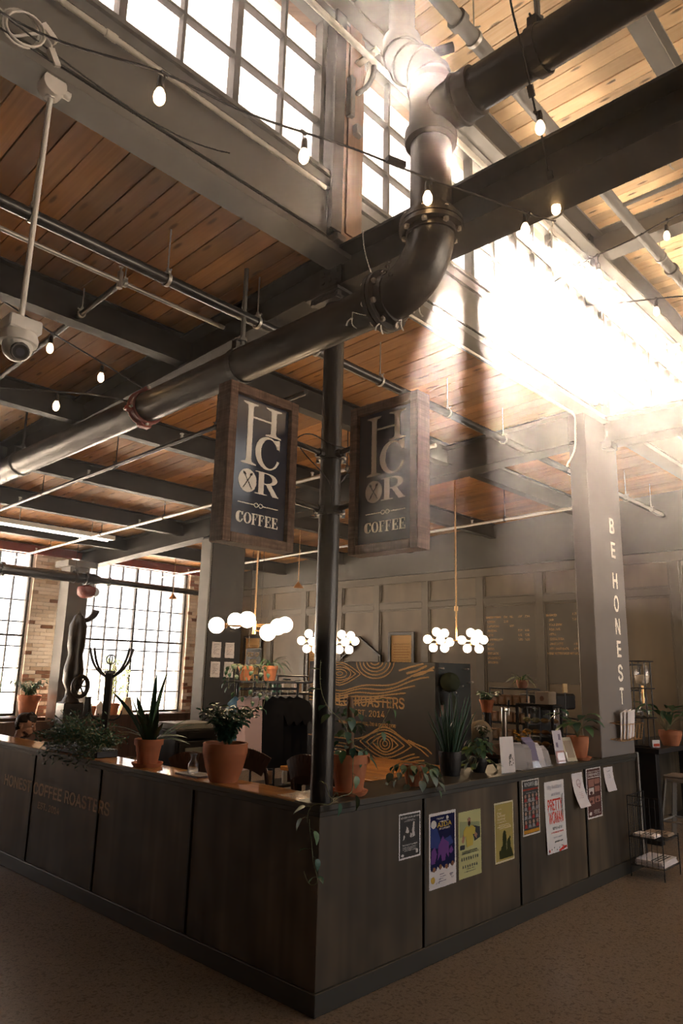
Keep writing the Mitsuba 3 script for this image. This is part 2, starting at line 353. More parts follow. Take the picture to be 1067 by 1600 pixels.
# ---- far side of the nave: plain wall with its own clerestory, and the two end walls
k = struct('wall_front'); put(k, None, cat([bx(XA, XB, YF - 0.2, YF, 0, 0.9), bx(XA, 0.5, YF - 0.2, YF, 0.9, ZH), bx(XA, XB, YF - 0.2, YF, 4.3, SILL), bx(XA, XB, YF - 0.2, YF, HEAD, ZH + 0.05)] + [bx(x, x + 0.5, YF - 0.2, YF, 0, ZH) for x in (-8, -4.2, 0, 4.1, 8.2, 12.5)]), 'dark_paint')
for a, b in ((-7.5, -4.2), (-3.7, 0), (0.5, 4.1), (4.6, 8.2), (8.7, 12.5)):
    if a > 0: window('y', YF - 0.1, a, b, SILL, HEAD, [a + (b - a) * i / 4 for i in (1, 2, 3)], [5.75])
    if a > 0: window('y', YF - 0.1, a, b, 0.9, 4.3, [a + (b - a) * i / 4 for i in (1, 2, 3)], [1.75, 2.6, 3.45])
k = struct('wall_left'); put(k, None, bx(XA - 0.2, XA, YF - 0.2, YB + 0.4, 0, ZH + 0.1), 'dark_paint')
k = struct('wall_right'); put(k, None, cat([bx(XB, XB + 0.2, YF - 0.2, 0.6, 0, ZH + 0.1), bx(WX + 0.2, XB, 0.1, 0.3, 0, 4.6)]), 'dark_paint')

# ---- panelled wall behind the bar (plane x = WX)
k = struct('wall_back')
put(k, 'backing', bx(WX + 0.03, WX + 0.25, 0.0, YB + 0.3, 0, 4.9), 'wall_panel')
put(k, 'upper_girder', cat([bx(WX - 0.12, WX + 0.05, 0.1, YB, 3.62, 4.56), bx(WX - 0.16, WX, 0.1, YB, 3.62, 3.68)]), 'wall_upper')
put(k, 'cornice', bx(WX - 0.05, WX + 0.03, 0.0, YB, 3.48, 3.62), 'wall_trim')
stiles = [-0.1, 0.62, 1.7, 2.79, 3.94, 5.14, 6.34, 7.36, 8.44, 9.55, 10.75]
for y in stiles:
    put(k, 'stile', cat([rbx(WX - 0.03, WX + 0.03, y - 0.07, y + 0.07, 0, 3.5, 0.006), bx(WX - 0.012, WX + 0.03, y - 0.1, y + 0.1, 0, 3.5)]), 'wall_trim')
for a, b in zip(stiles[:-1], stiles[1:]):
    put(k, 'rail', cat([rbx(WX - 0.03, WX + 0.03, a + 0.07, b - 0.07, 2.98, 3.10, 0.006), bx(WX - 0.012, WX + 0.03, a + 0.07, b - 0.07, 2.95, 3.13)]), 'wall_trim')
    put(k, 'rail', rbx(WX - 0.03, WX + 0.03, a + 0.07, b - 0.07, 0.0, 0.2, 0.006), 'wall_trim')
    put(k, 'panel', bx(WX + 0.012, WX + 0.03, a + 0.1, b - 0.1, 3.13, 3.5), 'wall_panel')
    put(k, 'panel', bx(WX + 0.012, WX + 0.03, a + 0.1, b - 0.1, 0.2, 2.95), 'wall_panel')

# ---- window wall at the back left (plane y = YB): brick piers, big steel windows
k = struct('wall_window')
piers = [(-1.05, -0.55), (2.89, 3.62), (6.49, 6.95), (7.5, 8.1)]
put(k, 'backing', cat([bx(XA, WX + 0.2, YB + 0.06, YB + 0.4, 0, 0.80), bx(XA, WX + 0.2, YB + 0.06, YB + 0.4, 3.92, 4.4)] + [bx(a + 0.02, b - 0.02, YB + 0.02, YB + 0.4, 0, 4.3) for a, b in piers] + [bx(XA, -3.6, YB + 0.06, YB + 0.4, 0, 4.4), bx(6.95, 7.6, YB + 0.06, YB + 0.4, 0, 4.4)]), 'mortar')
put(k, 'head_beam', cat([bx(XA, WX, YB - 0.1, YB + 0.05, 3.86, 4.02)]), 'red_iron')
bl, bh = 0.215, 0.072
shapes = {}
for a, b in piers[1:3]:
    n = max(1, round((b - a) / bl)); L = (b - a) / n
    for r in range(int(3.9 / bh)):
        z = r * bh; off = (r % 2) * L / 2
        xs = [a] + [a + off + L * j for j in range(0 if off else 1, n + (0 if not off else 0))] + [b]
        xs = sorted(set(round(x, 4) for x in xs if a <= x <= b))
        for x0, x1 in zip(xs[:-1], xs[1:]):
            if x1 - x0 < 0.04 or z < 0.75: continue
            low = z < 1.65
            m = RNG.choices([0, 1, 2, 3, 4], [2, 3, 3, 4, 4] if low else [9, 8, 3, 1.2, 0.6])[0]
            put(k, 'brick', bx(x0 + 0.005, x1 - 0.005, YB - RNG.uniform(0.0, 0.008), YB + 0.03, z + 0.006, z + bh - 0.004), 'brick_%d' % m)
put(k, 'plinth', cat([bx(a, b, YB - 0.004, YB + 0.03, 0, 0.76) for a, b in piers]), 'brick_3')
put(k, 'ledge', bx(XA, WX, YB - 0.42, YB + 0.06, 0.78, 0.82), 'dark_wood')
put(k, 'ledge_front', bx(XA, WX, YB - 0.40, YB - 0.36, 0.0, 0.78), 'dark_wood')
rows = [1.25, 1.69, 2.10, 2.30, 2.56, 2.97, 3.45]
window('y', YB + 0.15, 3.62, 6.49, 0.82, 3.90, [3.95, 4.25, 4.55, 4.86, 5.20, 5.53, 5.84, 6.13], rows, thick=(5.20, 2.30), t=0.017)
window('y', YB + 0.15, -0.55, 2.89, 0.82, 3.90, [-0.2, 0.1, 0.4, 0.7, 1.05, 1.4, 1.7, 2.0, 2.27, 2.57], rows, thick=(1.05, 2.30), t=0.017)
window('y', YB + 0.15, -3.6, -1.05, 0.82, 3.90, [-3.2, -2.8, -2.4, -2.0, -1.6], rows, thick=(2.30,))
k = thing('outside_ground', 'pale sunlit ground beyond the big windows', 'ground', kind='structure'); put(k, None, bx(-80, 80, YB + 0.45, 90, -0.4, -0.3), 'roof_membrane')

# ---- steel frame of the low roof
def beam(name, label, mesh, mat='beam_steel', cat_='beam', group=None):
    t = thing(name, label, cat_, group); put(t, None, mesh, mat); return t
B0 = 0.095
k = thing('roof_beam', 'main black steel beam running diagonally over the corner sign post', 'beam')
put(k, 'low_span', ibeam((B0, YB, ZL(YB) - 0.32), (B0, 0.1, ZL(0.1) - 0.30), 0.25, 0.29), 'beam_steel')
put(k, 'nave_span', ibeam((B0, 0.12, 4.22), (B0, YF, 4.22), 0.25, 0.285), 'beam_steel')
put(k, 'splice_plate', cat([bx(B0 - 0.022, B0 - 0.006, 0.02, 0.22, 4.26, 4.47)] + [cyl((B0 - 0.035, y, z), (B0 - 0.02, y, z), 0.017, 6) for y in (0.06, 0.12, 0.18) for z in (4.31, 4.365, 4.42)]), 'black_steel')
put(k, 'bearing_plate', cat([bx(B0 - 0.13, B0 + 0.13, -0.06, 0.24, 4.20, 4.22)] + [cyl((B0 + a, b, 4.17), (B0 + a, b, 4.2), 0.02, 6) for a in (-0.09, 0.09) for b in (-0.03, 0.2)]), 'black_steel')
put(k, 'seat_block', rbx(-0.09, 0.0, -0.10, 0.02, 4.505, 4.56, 0.006), 'gray_steel')
k = thing('roof_beam', 'hazy black steel beam crossing from the lettered column to the upper right', 'beam')
put(k, 'nave_span', ibeam((4.2, 0.1, 4.2), (4.2, YF, 4.2), 0.25, 0.285), 'beam_steel')
put(k, 'connector', cat([bx(4.05, 4.2, -0.12, -0.02, 4.13, 4.2), tube([(4.02, -0.1, 4.24), (4.02, -0.1, 4.30)], 0.012)]), 'black_steel')
k = thing('roof_beam', 'grey steel beam between the two dark back columns and the brick pier', 'beam')
put(k, 'low_span', ibeam((3.78, YB, ZL(YB) - 0.40), (3.78, 0.1, ZL(0.1) - 0.40), 0.24, 0.36), 'beam_steel')
for i, y in enumerate((1.75, 3.58, 5.40, 7.20, 9.0)):
    for j, (a, b) in enumerate(((-6.2, B0 - 0.01), (B0 + 0.01, 3.77), (3.79, WX))):
        w = ('left of', 'just right of', 'far right of')[j]
        n = ('nearest', 'second', 'third', 'fourth', 'farthest')[i]
        k = thing('roof_purlin', f'{n} black steel purlin under the wood deck {w} the main diagonal beam', 'purlin', 'purlins under the low wood roof')
        put(k, None, ibeam((a, y, ZL(y) - 0.25), (b, y, ZL(y) - 0.25), 0.12, 0.25, 0.014, 0.01), 'beam_steel')
# high roof: rafters and ridge-side purlins
for i, x in enumerate((-4.05, 0.12, 4.25, 8.4)):
    k = thing('roof_rafter', ['rafter under the high roof out of frame at left', 'rafter under the high roof behind the grey pipe', 'grey rafter under the bright high roof beside the hanging bulbs', 'far rafter under the bright high roof at the right edge'][i], 'rafter')
    put(k, None, ibeam((x, 0.05, ZH - 0.30), (x, YF, ZH - 0.30), 0.22, 0.30), 'gray_steel')
for i, y in enumerate((-1.5, -3.9, -6.2)):
    k = thing('roof_purlin', ['grey purlin under the high roof at the top right corner', 'second purlin under the high roof behind the viewer', 'third purlin under the high roof behind the viewer'][i], 'purlin')
    put(k, None, ibeam((XA, y, ZH - 0.22), (XB, y, ZH - 0.22), 0.14, 0.22), 'gray_steel')

# ---- haze filling the hall (a closed volume inside the walls)
P = Polygon([(YF + 0.05, 1.92), (-0.02, 1.92), (-0.02, ZH - 0.02), (YF + 0.05, ZH - 0.02)])
m = trimesh.creation.extrude_polygon(P, XB - XA - 0.4, engine='earcut')
m = onto(m, (XA + 0.2, 0, 0), (0, 1, 0), (0, 0, 1))
k = thing('haze', 'thin sunlit haze hanging in the air of the hall', 'haze', kind='stuff')
scene[k] = mikit.ply(m, 'nothing', interior={'type': 'ref', 'id': 'haze_medium'})

# ------------------------------------------------------------------ the cast iron drain line hanging under the roof
PX = -0.25
def pz(y): return 3.785 - 0.012 * y
k = thing('drain_pipe', 'thick black cast iron drain pipe with bolted elbow, riser and long branch', 'pipe')
put(k, 'long_run', tube([(PX, y, pz(y)) for y in np.linspace(-0.62, YB - 0.2, 24)], 0.116, 32), 'cast_iron', smooth=40)
a = np.linspace(0, math.pi / 2, 15); Re = 0.30
el = [(PX, -0.66 - Re * math.sin(t), pz(-0.66) + Re * (1 - math.cos(t))) for t in a]
put(k, 'elbow', tube([(PX, -0.62, pz(-0.66))] + el + [(PX, -0.96, pz(-0.66) + Re + 0.03)], 0.128, 32), 'cast_iron', smooth=40)
def flange(p, d, R=0.172, w=0.028, nb=8, mate=0.03):
    p, d = np.asarray(p, float), np.asarray(d, float); M = rot_to(d)
    f = put(k, 'flange', cat([cyl(p - d * w, p - d * 0.003, R, 36), cyl(p + d * 0.003, p + d * w, R, 36), cyl(p - d * 0.06, p + d * 0.075, 0.138, 32)]), 'cast_iron', smooth=40)
    for i in range(nb):
        t = 2 * math.pi * (i + 0.5) / nb
        c = p + M @ np.array([math.cos(t), math.sin(t), 0]) * (R - 0.024)
        put(f, 'bolt', cat([cyl(c - d * (w + 0.02), c + d * (w + 0.02), 0.0085, 8), cyl(c - d * (w + 0.016), c - d * w, 0.016, 6), cyl(c + d * w, c + d * (w + 0.016), 0.016, 6)]), 'steel_bolt')
flange((PX, -0.64, pz(-0.65)), (0, -1, 0)); flange((PX, -0.96, pz(-0.66) + Re + 0.02), (0, 0, 1))
put(k, 'casting_mark', cat([onto(text(s, 0.03, depth=0.003), (PX - 0.129, -0.80 + 0.02 * i, 3.84 + 0.055 * i), (0, -0.5, 0.866), (0, 0.866, 0.5)) for i, s in enumerate(('8', '150'))]), 'cast_iron')
RY, RZ0 = -0.96, 4.12
put(k, 'riser', cyl((PX, RY, RZ0), (PX, RY, 4.70), 0.112, 32), 'cast_iron', smooth=40)
put(k, 'riser_hub', lathe([(0.112, 4.62), (0.142, 4.63), (0.146, 4.66), (0.142, 4.70), (0.124, 4.71), (0.118, 4.86), (0.118, 4.97), (0.132, 4.98), (0.132, 5.02), (0.1, 5.03)], (PX, RY, 0), 32), 'pipe_fitting', smooth=40)
put(k, 'branch_hub', cat([tube([(PX, RY + 0.02, 4.80), (PX, RY - 0.10, 4.80), (PX, RY - 0.20, 4.80)], [0.08, 0.118, 0.13], 28), ring((PX, RY - 0.20, 4.80), (0, 1, 0), 0.125, 0.018, 32), cyl((PX, RY - 0.2, 4.8), (PX, RY - 0.3, 4.8), 0.13, 28)]), 'pipe_fitting', smooth=40)
put(k, 'branch', cyl((PX, RY - 0.2, 4.80), (PX, YF + 0.1, 4.84), 0.112, 32), 'pipe_black', smooth=40)
off = spline([(PX, RY, 5.0), (PX, RY, 5.06), (PX - 0.015, RY + 0.05, 5.15), (PX - 0.03, RY + 0.14, 5.23), (PX - 0.03, RY + 0.18, 5.32), (PX - 0.03, RY + 0.185, 5.40)], 18)
put(k, 'offset_bend', cat([tube(off, 0.105, 28)] + [tube([off[i], off[i] + (off[i + 1] - off[i]) * 0.9], 0.118, 28) for i in (2, 6, 10, 14)]), 'pipe_gray', smooth=40)
put(k, 'upper_riser', cat([cyl((PX - 0.03, RY + 0.185, 5.38), (PX - 0.03, RY + 0.185, ZH), 0.078, 28), lathe([(0.105, 0), (0.112, 0.02), (0.112, 0.06), (0.078, 0.08)], (PX - 0.03, RY + 0.185, 5.36), 28), lathe([(0.078, 0), (0.1, 0.01), (0.1, 0.07), (0.078, 0.08)], (PX - 0.03, RY + 0.185, 5.86), 28)]), 'pipe_gray', smooth=40)
put(k, 'clean_out', cat([cyl((PX + 0.02, RY - 0.02, 5.24), (PX + 0.08, RY - 0.10, 5.27), 0.028, 12)]), 'black_steel')
cp = put(k, 'coupling', cat([tube([(PX, 1.78, pz(1.78)), (PX, 1.83, pz(1.83))], 0.128, 30), ring((PX, 1.77, pz(1.77)), (0, 1, 0), 0.128, 0.014, 30), ring((PX, 1.84, pz(1.84)), (0, 1, 0), 0.128, 0.014, 30), rbx(PX - 0.165, PX - 0.11, 1.77, 1.84, 3.70, 3.75, 0.01), rbx(PX - 0.04, PX + 0.02, 1.77, 1.84, 3.88, 3.93, 0.01), rbx(PX - 0.05, PX + 0.05, 1.77, 1.84, 3.60, 3.645, 0.01)]), 'red_iron', smooth=40, label='rust red clamp coupling')
for p in ((PX - 0.15, 3.725), (PX - 0.01, 3.92), (PX, 3.62)):
    put(cp, 'bolt', cyl((p[0], 1.75, p[1]), (p[0], 1.86, p[1]), 0.011, 8), 'steel_bolt')
def clevis(owner, c, R, ztop, axis='y', rod=0.011, w=0.035, mat='black_steel', rodmat=None):
    """A hanger: strap round a pipe, yoke above and a rod up to the roof."""
    a = np.linspace(-2.55, 2.55, 30); c = np.asarray(c, float)
    d = np.array([1.0, 0, 0]) if axis == 'y' else np.array([0, 1.0, 0])
    pts = [c + d * math.sin(t) * R - np.array([0, 0, 1]) * math.cos(t) * R for t in a]
    e = [pts[0] + np.array([0, 0, R * 0.5]), *pts, pts[-1] + np.array([0, 0, R * 0.5])]
    ax = np.array([0, 1.0, 0]) if axis == 'y' else np.array([1.0, 0, 0])
    V = np.array([q + s * ax * w / 2 + o * (q - c) / np.linalg.norm(q - c) * 0.005 for q in e for s in (-1, 1) for o in (0, 1)])
    n = len(e); F = []
    for i in range(n - 1):
        b = i * 4
        for u, v_ in ((0, 1), (1, 3), (3, 2), (2, 0)): F += [[b + u, b + v_, b + 4 + v_], [b + u, b + 4 + v_, b + 4 + u]]
    top = c + np.array([0, 0, R * 1.45])
    strap = put(owner, 'hanger', cat([trimesh.Trimesh(V, F, process=False), sweepbar(e[0], top, w, 0.005, d), sweepbar(e[-1], top, w, 0.005, d), cyl(e[0] - d * 0.02, e[-1] + d * 0.02, 0.006, 8)]), mat)
    put(strap, 'rod', cat([cyl(top - np.array([0, 0, 0.03]), (c[0], c[1], ztop), rod, 8), cyl(top + np.array([0, 0, 0.0]), top + np.array([0, 0, 0.02]), rod * 2, 6)]), rodmat or mat)
clevis(k, (PX, 0.62, pz(0.62)), 0.122, ZL(0.62), rod=0.016, w=0.05, rodmat='gray_steel')
clevis(k, (PX, 4.1, pz(4.1)), 0.122, ZL(4.1), rod=0.012, w=0.045)
clevis(k, (PX, 8.0, pz(8.0)), 0.122, ZL(8.0), rod=0.012, w=0.045)
clevis(k, (PX, -1.62, 4.80), 0.118, ZH, rod=0.016, w=0.05, rodmat='gray_steel')
clevis(k, (PX, -4.0, 4.815), 0.118, ZH, rod=0.016, w=0.05, rodmat='gray_steel')

# the round steel post at the counter's corner
k = thing('pipe_post', 'round black steel pipe post standing on the corner of the counter', 'post')
put(k, 'shaft', cyl((0.09, 0.08, 1.04), (0.09, 0.08, 4.17), 0.066, 32), 'pipe_black', smooth=40)
put(k, 'shoe', cat([cyl((0.09, 0.08, 1.7), (0.09, 0.08, 1.703), 0.0675, 32)]), 'black_steel', smooth=40)
put(k, 'head_plate', rbx(-0.01, 0.19, -0.02, 0.18, 4.165, 4.2, 0.004), 'black_steel')
put(k, 'foot', cyl((0.09, 0.08, 0.0), (0.09, 0.08, 1.05), 0.066, 24), 'black_steel', smooth=40)

# ------------------------------------------------------------------ sprinkler and service pipes
def straight(label, p, q, r, mat, hang=(), top=None, hw=0.022, hmat='galvanized', name='sprinkler_pipe', coup=(), group=None):
    k = thing(name, label, 'pipe', group); p, q = np.asarray(p, float), np.asarray(q, float)
    put(k, 'tube', cyl(p, q, r, 20), mat, smooth=40)
    ax = 'y' if abs(q[1] - p[1]) > abs(q[0] - p[0]) else 'x'
    for h in hang:
        c = p + (q - p) * h
        clevis(k, c, r + 0.004, top(c[1]) if top else c[2] + 0.3, ax, 0.005, hw, hmat)
    for h in coup:
        c = p + (q - p) * h; d = (q - p) / np.linalg.norm(q - p)
        put(k, 'coupling', cyl(c - d * 0.03, c + d * 0.03, r * 1.35, 20), mat, smooth=40)
    return k
hx = [(x + 6.0) / 13.8 for x in (-2.9, -1.72, -0.86, -0.12, 0.46, 1.22, 2.2, 3.2, 4.75, 5.6, 6.4)]
straight('black sprinkler main on loop hangers passing above the two hanging signs', (-6.0, 0.60, 4.15), (7.8, 0.68, 4.15), 0.036, 'pipe_black', hx, ZL)
k = straight('thin grey sprinkler branch along the deck left of the main beam', (-6.0, 1.12, 4.30), (-0.05, 1.12, 4.30), 0.016, 'galvanized', [0.62, 0.86], ZL)
k = straight('thin black sprinkler arm running back above the hanging camera', (-0.92, 1.12, 4.28), (-0.84, 6.5, 4.02), 0.019, 'pipe_black', [0.10, 0.45], ZL)
put(k, 'sprinkler_head', cat([cyl((-0.92, 1.12, 4.25), (-0.92, 1.12, 4.37), 0.02, 10), cyl((-0.92, 1.12, 4.37), (-0.92, 1.12, 4.41), 0.008, 8), cyl((-0.92, 1.12, 4.405), (-0.92, 1.12, 4.41), 0.017, 12)]), 'galvanized')
for i, (x, lab) in enumerate(((0.62, 'thin black pipe crossing the purlins behind the left hanging sign'), (2.36, 'grey pipe crossing the purlins beside the grey beam'), (5.6, 'grey pipe under the deck in front of the panelled wall'))):
    k = straight(lab, (x, 0.9, 3.93), (x, YB - 0.2, 3.70), 0.021, ('pipe_black', 'galvanized', 'galvanized')[i], [0.12, 0.3, 0.48, 0.66, 0.84], ZL, 0.018, 'black_steel')
    for y in (2.6, 4.4, 6.2, 8.0, 9.6):
        zz = 3.93 - 0.0233 * (y - 0.9)
        put(k, 'sprinkler_head', cat([cyl((x, y, zz), (x, y, zz + 0.06), 0.013, 8), cyl((x, y, zz + 0.06), (x, y, zz + 0.065), 0.02, 10)]), 'galvanized')
straight('pale conduit hanging in a line below the header, bent down beside the lettered column', (0.3, 0.0, 4.36), (3.42, 0.0, 4.36), 0.010, 'conduit_paint', name='conduit')
put('conduit', 'drop', tube(spline([(3.42, 0.0, 4.36), (3.47, 0.0, 4.34), (3.475, 0.0, 4.2), (3.475, 0.02, 3.98), (3.52, 0.08, 3.92), (3.70, 0.2, 3.90)], 20), 0.010), 'conduit_paint', smooth=40)
straight('cream conduit clipped along the sill of the tall left windows', (-5.0, 0.015, 4.93), (-0.1, 0.015, 4.93), 0.016, 'conduit_paint', name='conduit', coup=(0.68,))
k = straight('white conduit running across the clerestory windows near their heads', (-4.0, -0.16, 6.02), (12.0, -0.16, 6.02), 0.022, 'conduit_paint', name='conduit')
for x in (0.17, 2.06, 4.26, 6.3, 8.4):
    put(k, 'bracket', cat([sweepbar((x, 0.0, 6.10), (x, -0.2, 6.10), 0.05, 0.02), sweepbar((x + 0.06, -0.02, 5.92), (x - 0.03, -0.18, 6.06), 0.03, 0.02)]), 'conduit_paint')
k = straight('fat grey pipe under the bright high roof planks', (-4.0, -0.66, 6.28), (12.8, -0.64, 6.28), 0.055, 'pipe_gray', [0.2, 0.28, 0.4, 0.5, 0.62], lambda y: ZH, 0.03, coup=(0.268, 0.395, 0.52))
straight('thin grey branch pipe leaving the fat pipe below the high roof', (3.26, -0.66, 6.28), (3.26, -7.5, 6.30), 0.022, 'pipe_gray', [0.2, 0.5], lambda y: ZH)
straight('galvanized pipe under the deck right of the lettered column', (4.6, 0.62, 4.13), (7.6, 0.62, 4.13), 0.02, 'galvanized', [0.2, 0.55, 0.85], ZL, 0.02)
k = straight('thick dark pipe crossing in front of the big back windows', (-4, 9.6, 3.35), (3.35, 9.6, 3.35), 0.092, 'pipe_black', [0.5, 0.97], ZL, 0.04, 'black_steel', coup=(0.79,))
put(k, 'reducer', cat([tube([(3.3, 9.6, 3.35), (3.5, 9.6, 3.35), (3.62, 9.6, 3.345)], [0.105, 0.105, 0.07], 20), cyl((3.45, 9.6, 3.3), (3.45, 9.6, 3.18), 0.07, 16)]), 'pipe_black', smooth=40)
put(k, 'coupling', ring((3.34, 9.6, 3.35), (1, 0, 0), 0.11, 0.02), 'pipe_black', smooth=40); put(k, 'coupling', ring((3.82, 9.6, 3.34), (1, 0, 0), 0.075, 0.018), 'pipe_black', smooth=40)
put(k, 'thin_run', cyl((3.6, 9.6, 3.345), (6.3, 9.6, 3.32), 0.058, 18), 'pipe_black', smooth=40)
k = thing('alarm_bell', 'red bell shaped valve under the thick pipe by the brick pier', 'valve')
put(k, 'bowl', lathe([(0.02, 0.0), (0.10, 0.01), (0.155, 0.06), (0.17, 0.14), (0.16, 0.2), (0.05, 0.24)], (3.33, 9.5, 2.98), 24), 'red_iron', smooth=40)
put(k, 'hub', cat([cyl((3.45, 9.45, 3.10), (3.45, 9.6, 3.25), 0.06, 14), cyl((3.45, 9.40, 3.10), (3.45, 9.45, 3.10), 0.085, 16)]), 'chrome', smooth=40)

# ------------------------------------------------------------------ boxed columns
k = thing('boxed_column', 'tall boxed column lettered BE HONEST standing on the end of the counter', 'column')
put(k, 'casing', rbx(3.70, 4.47, 0.0, 0.18, 1.05, 4.44, 0.006), 'lettered_paint')
put(k, 'base', rbx(3.73, 4.45, 0.03, 0.18, 0.0, 1.05, 0.004), 'lettered_paint')
zs = [3.33, 3.075, None, 2.755, 2.52, 2.29, 2.065, 1.83, 1.605]
for ch, z in zip('BE HONEST', zs):
    if z: put(k, 'lettering', onto(text(ch, 0.155, 0.10 if ch in 'ET' else 0.115, 0.002), (4.225, -0.0005, z - 0.0775), (1, 0, 0), (0, 0, 1)), 'sign_cream')
k = thing('boxed_column', 'dark boxed column with four small white papers behind the left planters', 'column')
put(k, 'casing', rbx(3.70, 4.36, 6.2, 6.48, 0.0, 3.84, 0.006), 'column_paint')
put(k, 'lit_side', rbx(3.67, 3.70, 6.21, 6.47, 0.0, 3.80, 0.004), 'gray_steel')  # window light on the column's side put in as a grey face
for i, (x, z) in enumerate(((3.88, 2.06), (4.14, 2.06), (3.88, 1.76), (4.14, 1.76))):
    t = thing('wall_notice', '%s of the four small white papers on the dark boxed column' % ('upper left', 'upper right', 'lower left', 'lower right')[i], 'paper', 'papers on the dark column')
    put(t, 'sheet', rbx(x - 0.09, x + 0.09, 6.19, 6.2, z - 0.12, z + 0.12, 0.002), 'paper_white')
    put(t, 'print', cat([bx(x - 0.06, x + 0.06 - 0.03 * (j % 3), 6.1885, 6.19, z + 0.08 - 0.025 * j, z + 0.088 - 0.025 * j) for j in range(7)]), col((0.35, 0.33, 0.35)))
k = thing('boxed_column', 'grey painted column in front of the whitewashed brick pier', 'column')
put(k, 'casing', rbx(3.22, 3.62, 10.0, 10.38, 0.0, 3.66, 0.006), 'gray_steel')
put(k, 'cap', rbx(3.12, 3.72, 9.9, 10.45, 3.6, 3.72, 0.006), 'gray_steel')

# ------------------------------------------------------------------ things outside
k = thing('shading_building', 'pale building added outside to shade the left clerestory windows', 'building')
put(k, 'wall', bx(-14.0, 8.75, 5.0, 10.0, 4.75, 13.6), col((0.78, 0.74, 0.76)))  # added block, placed and sized to keep the sun off the left bay
put(k, 'cornice', bx(-14.1, 8.85, 4.9, 10.1, 13.4, 13.7), col((0.70, 0.62, 0.58)))

# ------------------------------------------------------------------ the half-height counter wrapping the corner
k = thing('counter', 'dark steel panelled half wall counter turning the corner of the coffee bar', 'counter')
put(k, 'core', cat([bx(0.02, 3.72, 0.02, 0.30, 0, 1.02), bx(0.02, 0.20, 0.02, 9.3, 0, 1.02)]), 'plastic_black')
for a, b in ((0.0, 0.945), (0.96, 2.155), (2.17, 3.295), (3.31, 4.455)):
    put(k, 'panel', rbx(a, b, 0.0, 0.024, 0.10, 1.0, 0.003), 'counter_steel')
for a, b in ((0.0, 1.175), (1.19, 2.395), (2.41, 3.56), (3.575, 4.8), (4.815, 6.0), (6.015, 7.2), (7.215, 8.4), (8.415, 9.3)):
    put(k, 'panel', rbx(0.0 if a else 0.0, 0.024, a, b, 0.10, 1.0, 0.003), 'counter_steel')
for x in (0.953, 2.163, 3.303): put(k, 'batten', rbx(x + 0.004, x + 0.026, -0.008, 0.02, 0.11, 0.995, 0.002), 'counter_trim')
for y in (1.183, 2.403, 3.568, 4.808): put(k, 'batten', rbx(-0.008, 0.02, y + 0.004, y + 0.024, 0.11, 0.995, 0.002), 'counter_trim')
put(k, 'plinth', cat([rbx(-0.018, 4.47, -0.018, 0.03, 0.0, 0.112, 0.004), rbx(-0.018, 0.03, -0.018, 9.3, 0.0, 0.112, 0.004)]), 'counter_trim', label='flat steel plinth strip along the floor')
put(k, 'lip', cat([rbx(-0.022, 4.47, -0.022, 0.03, 1.012, 1.05, 0.005), rbx(-0.010, 4.46, -0.010, 0.02, 0.985, 1.014, 0.003), rbx(-0.022, 0.02, -0.022, 9.3, 1.012, 1.046, 0.005), rbx(-0.010, 0.02, -0.010, 9.3, 0.985, 1.014, 0.003)]), 'counter_trim')
put(k, 'top', cat([rbx(0.02, 3.70, 0.0, 0.40, 1.02, 1.05, 0.004), rbx(-0.015, 0.24, 0.0, 0.19, 1.02, 1.05, 0.004)]), 'counter_trim', label='dark steel counter top')
put(k, 'ledge', rbx(-0.020, 0.235, 0.19, 9.3, 1.018, 1.05, 0.004), 'ledge_wood', label='varnished oak ledge')
put(k, 'corner_angle', cat([rbx(4.47, 4.485, -0.03, 0.0, 0.0, 1.06, 0.002), rbx(4.455, 4.485, -0.03, -0.02, 0.0, 1.06, 0.002)]), 'galvanized', label='pale metal corner angle')
put(k, 'lettering', onto(text('HONEST COFFEE ROASTERS', 0.092, 1.94, 0.001), (-0.0006, 3.21, 0.667), (0, -1, 0), (0, 0, 1)), 'tan_paint', label='tan lettering HONEST COFFEE ROASTERS')
put(k, 'lettering', onto(text('EST. 2014', 0.052, 0.40, 0.001), (-0.0006, 3.235, 0.560), (0, -1, 0), (0, 0, 1)), 'tan_paint', label='tan lettering EST. 2014')

# ------------------------------------------------------------------ the two hanging signs
def serif_H():
    s = lambda u0, u1, z0, z1: sbox(u0, z0, u1, z1)
    def stem(a, b, z0, z1, o):
        foot = lambda z, d: Polygon([(a - o, z), (b + o, z), (b + o, z + d * 0.006), (b + 0.004, z + d * 0.016), (b, z + d * 0.03), (a, z + d * 0.03), (a - 0.004, z + d * 0.016), (a - o, z + d * 0.006)])
        return union_all([s(a, b, z0, z1), foot(z0, 1), foot(z1, -1)])
    return union_all([stem(0.089, 0.126, 2.90, 3.262, 0.035), stem(0.262, 0.301, 3.095, 3.267, 0.04), s(0.12, 0.27, 3.176, 3.186)])
def ell(cx, cz, rx, rz): return affinity.scale(Point(cx, cz).buffer(1, 24), rx, rz)
def serif_C(cx, cz, rx, rz, w):
    r = ell(cx, cz, rx, rz).difference(ell(cx + w * 0.28, cz, rx - w * 0.72, rz - w * 0.26))
    r = r.difference(sbox(cx + rx * 0.42, cz - rz * 0.33, cx + rx * 1.3, cz + rz * 0.40))
    t = Polygon([(cx + rx * 0.93, cz + rz * 1.0), (cx + rx * 0.93, cz + rz * 0.32), (cx + rx * 0.80, cz + rz * 0.62), (cx + rx * 0.5, cz + rz * 0.9)])
    return union_all([r.intersection(sbox(cx - rx * 2, cz - rz * 2, cx + rx * 0.93, cz + rz * 2)), t])
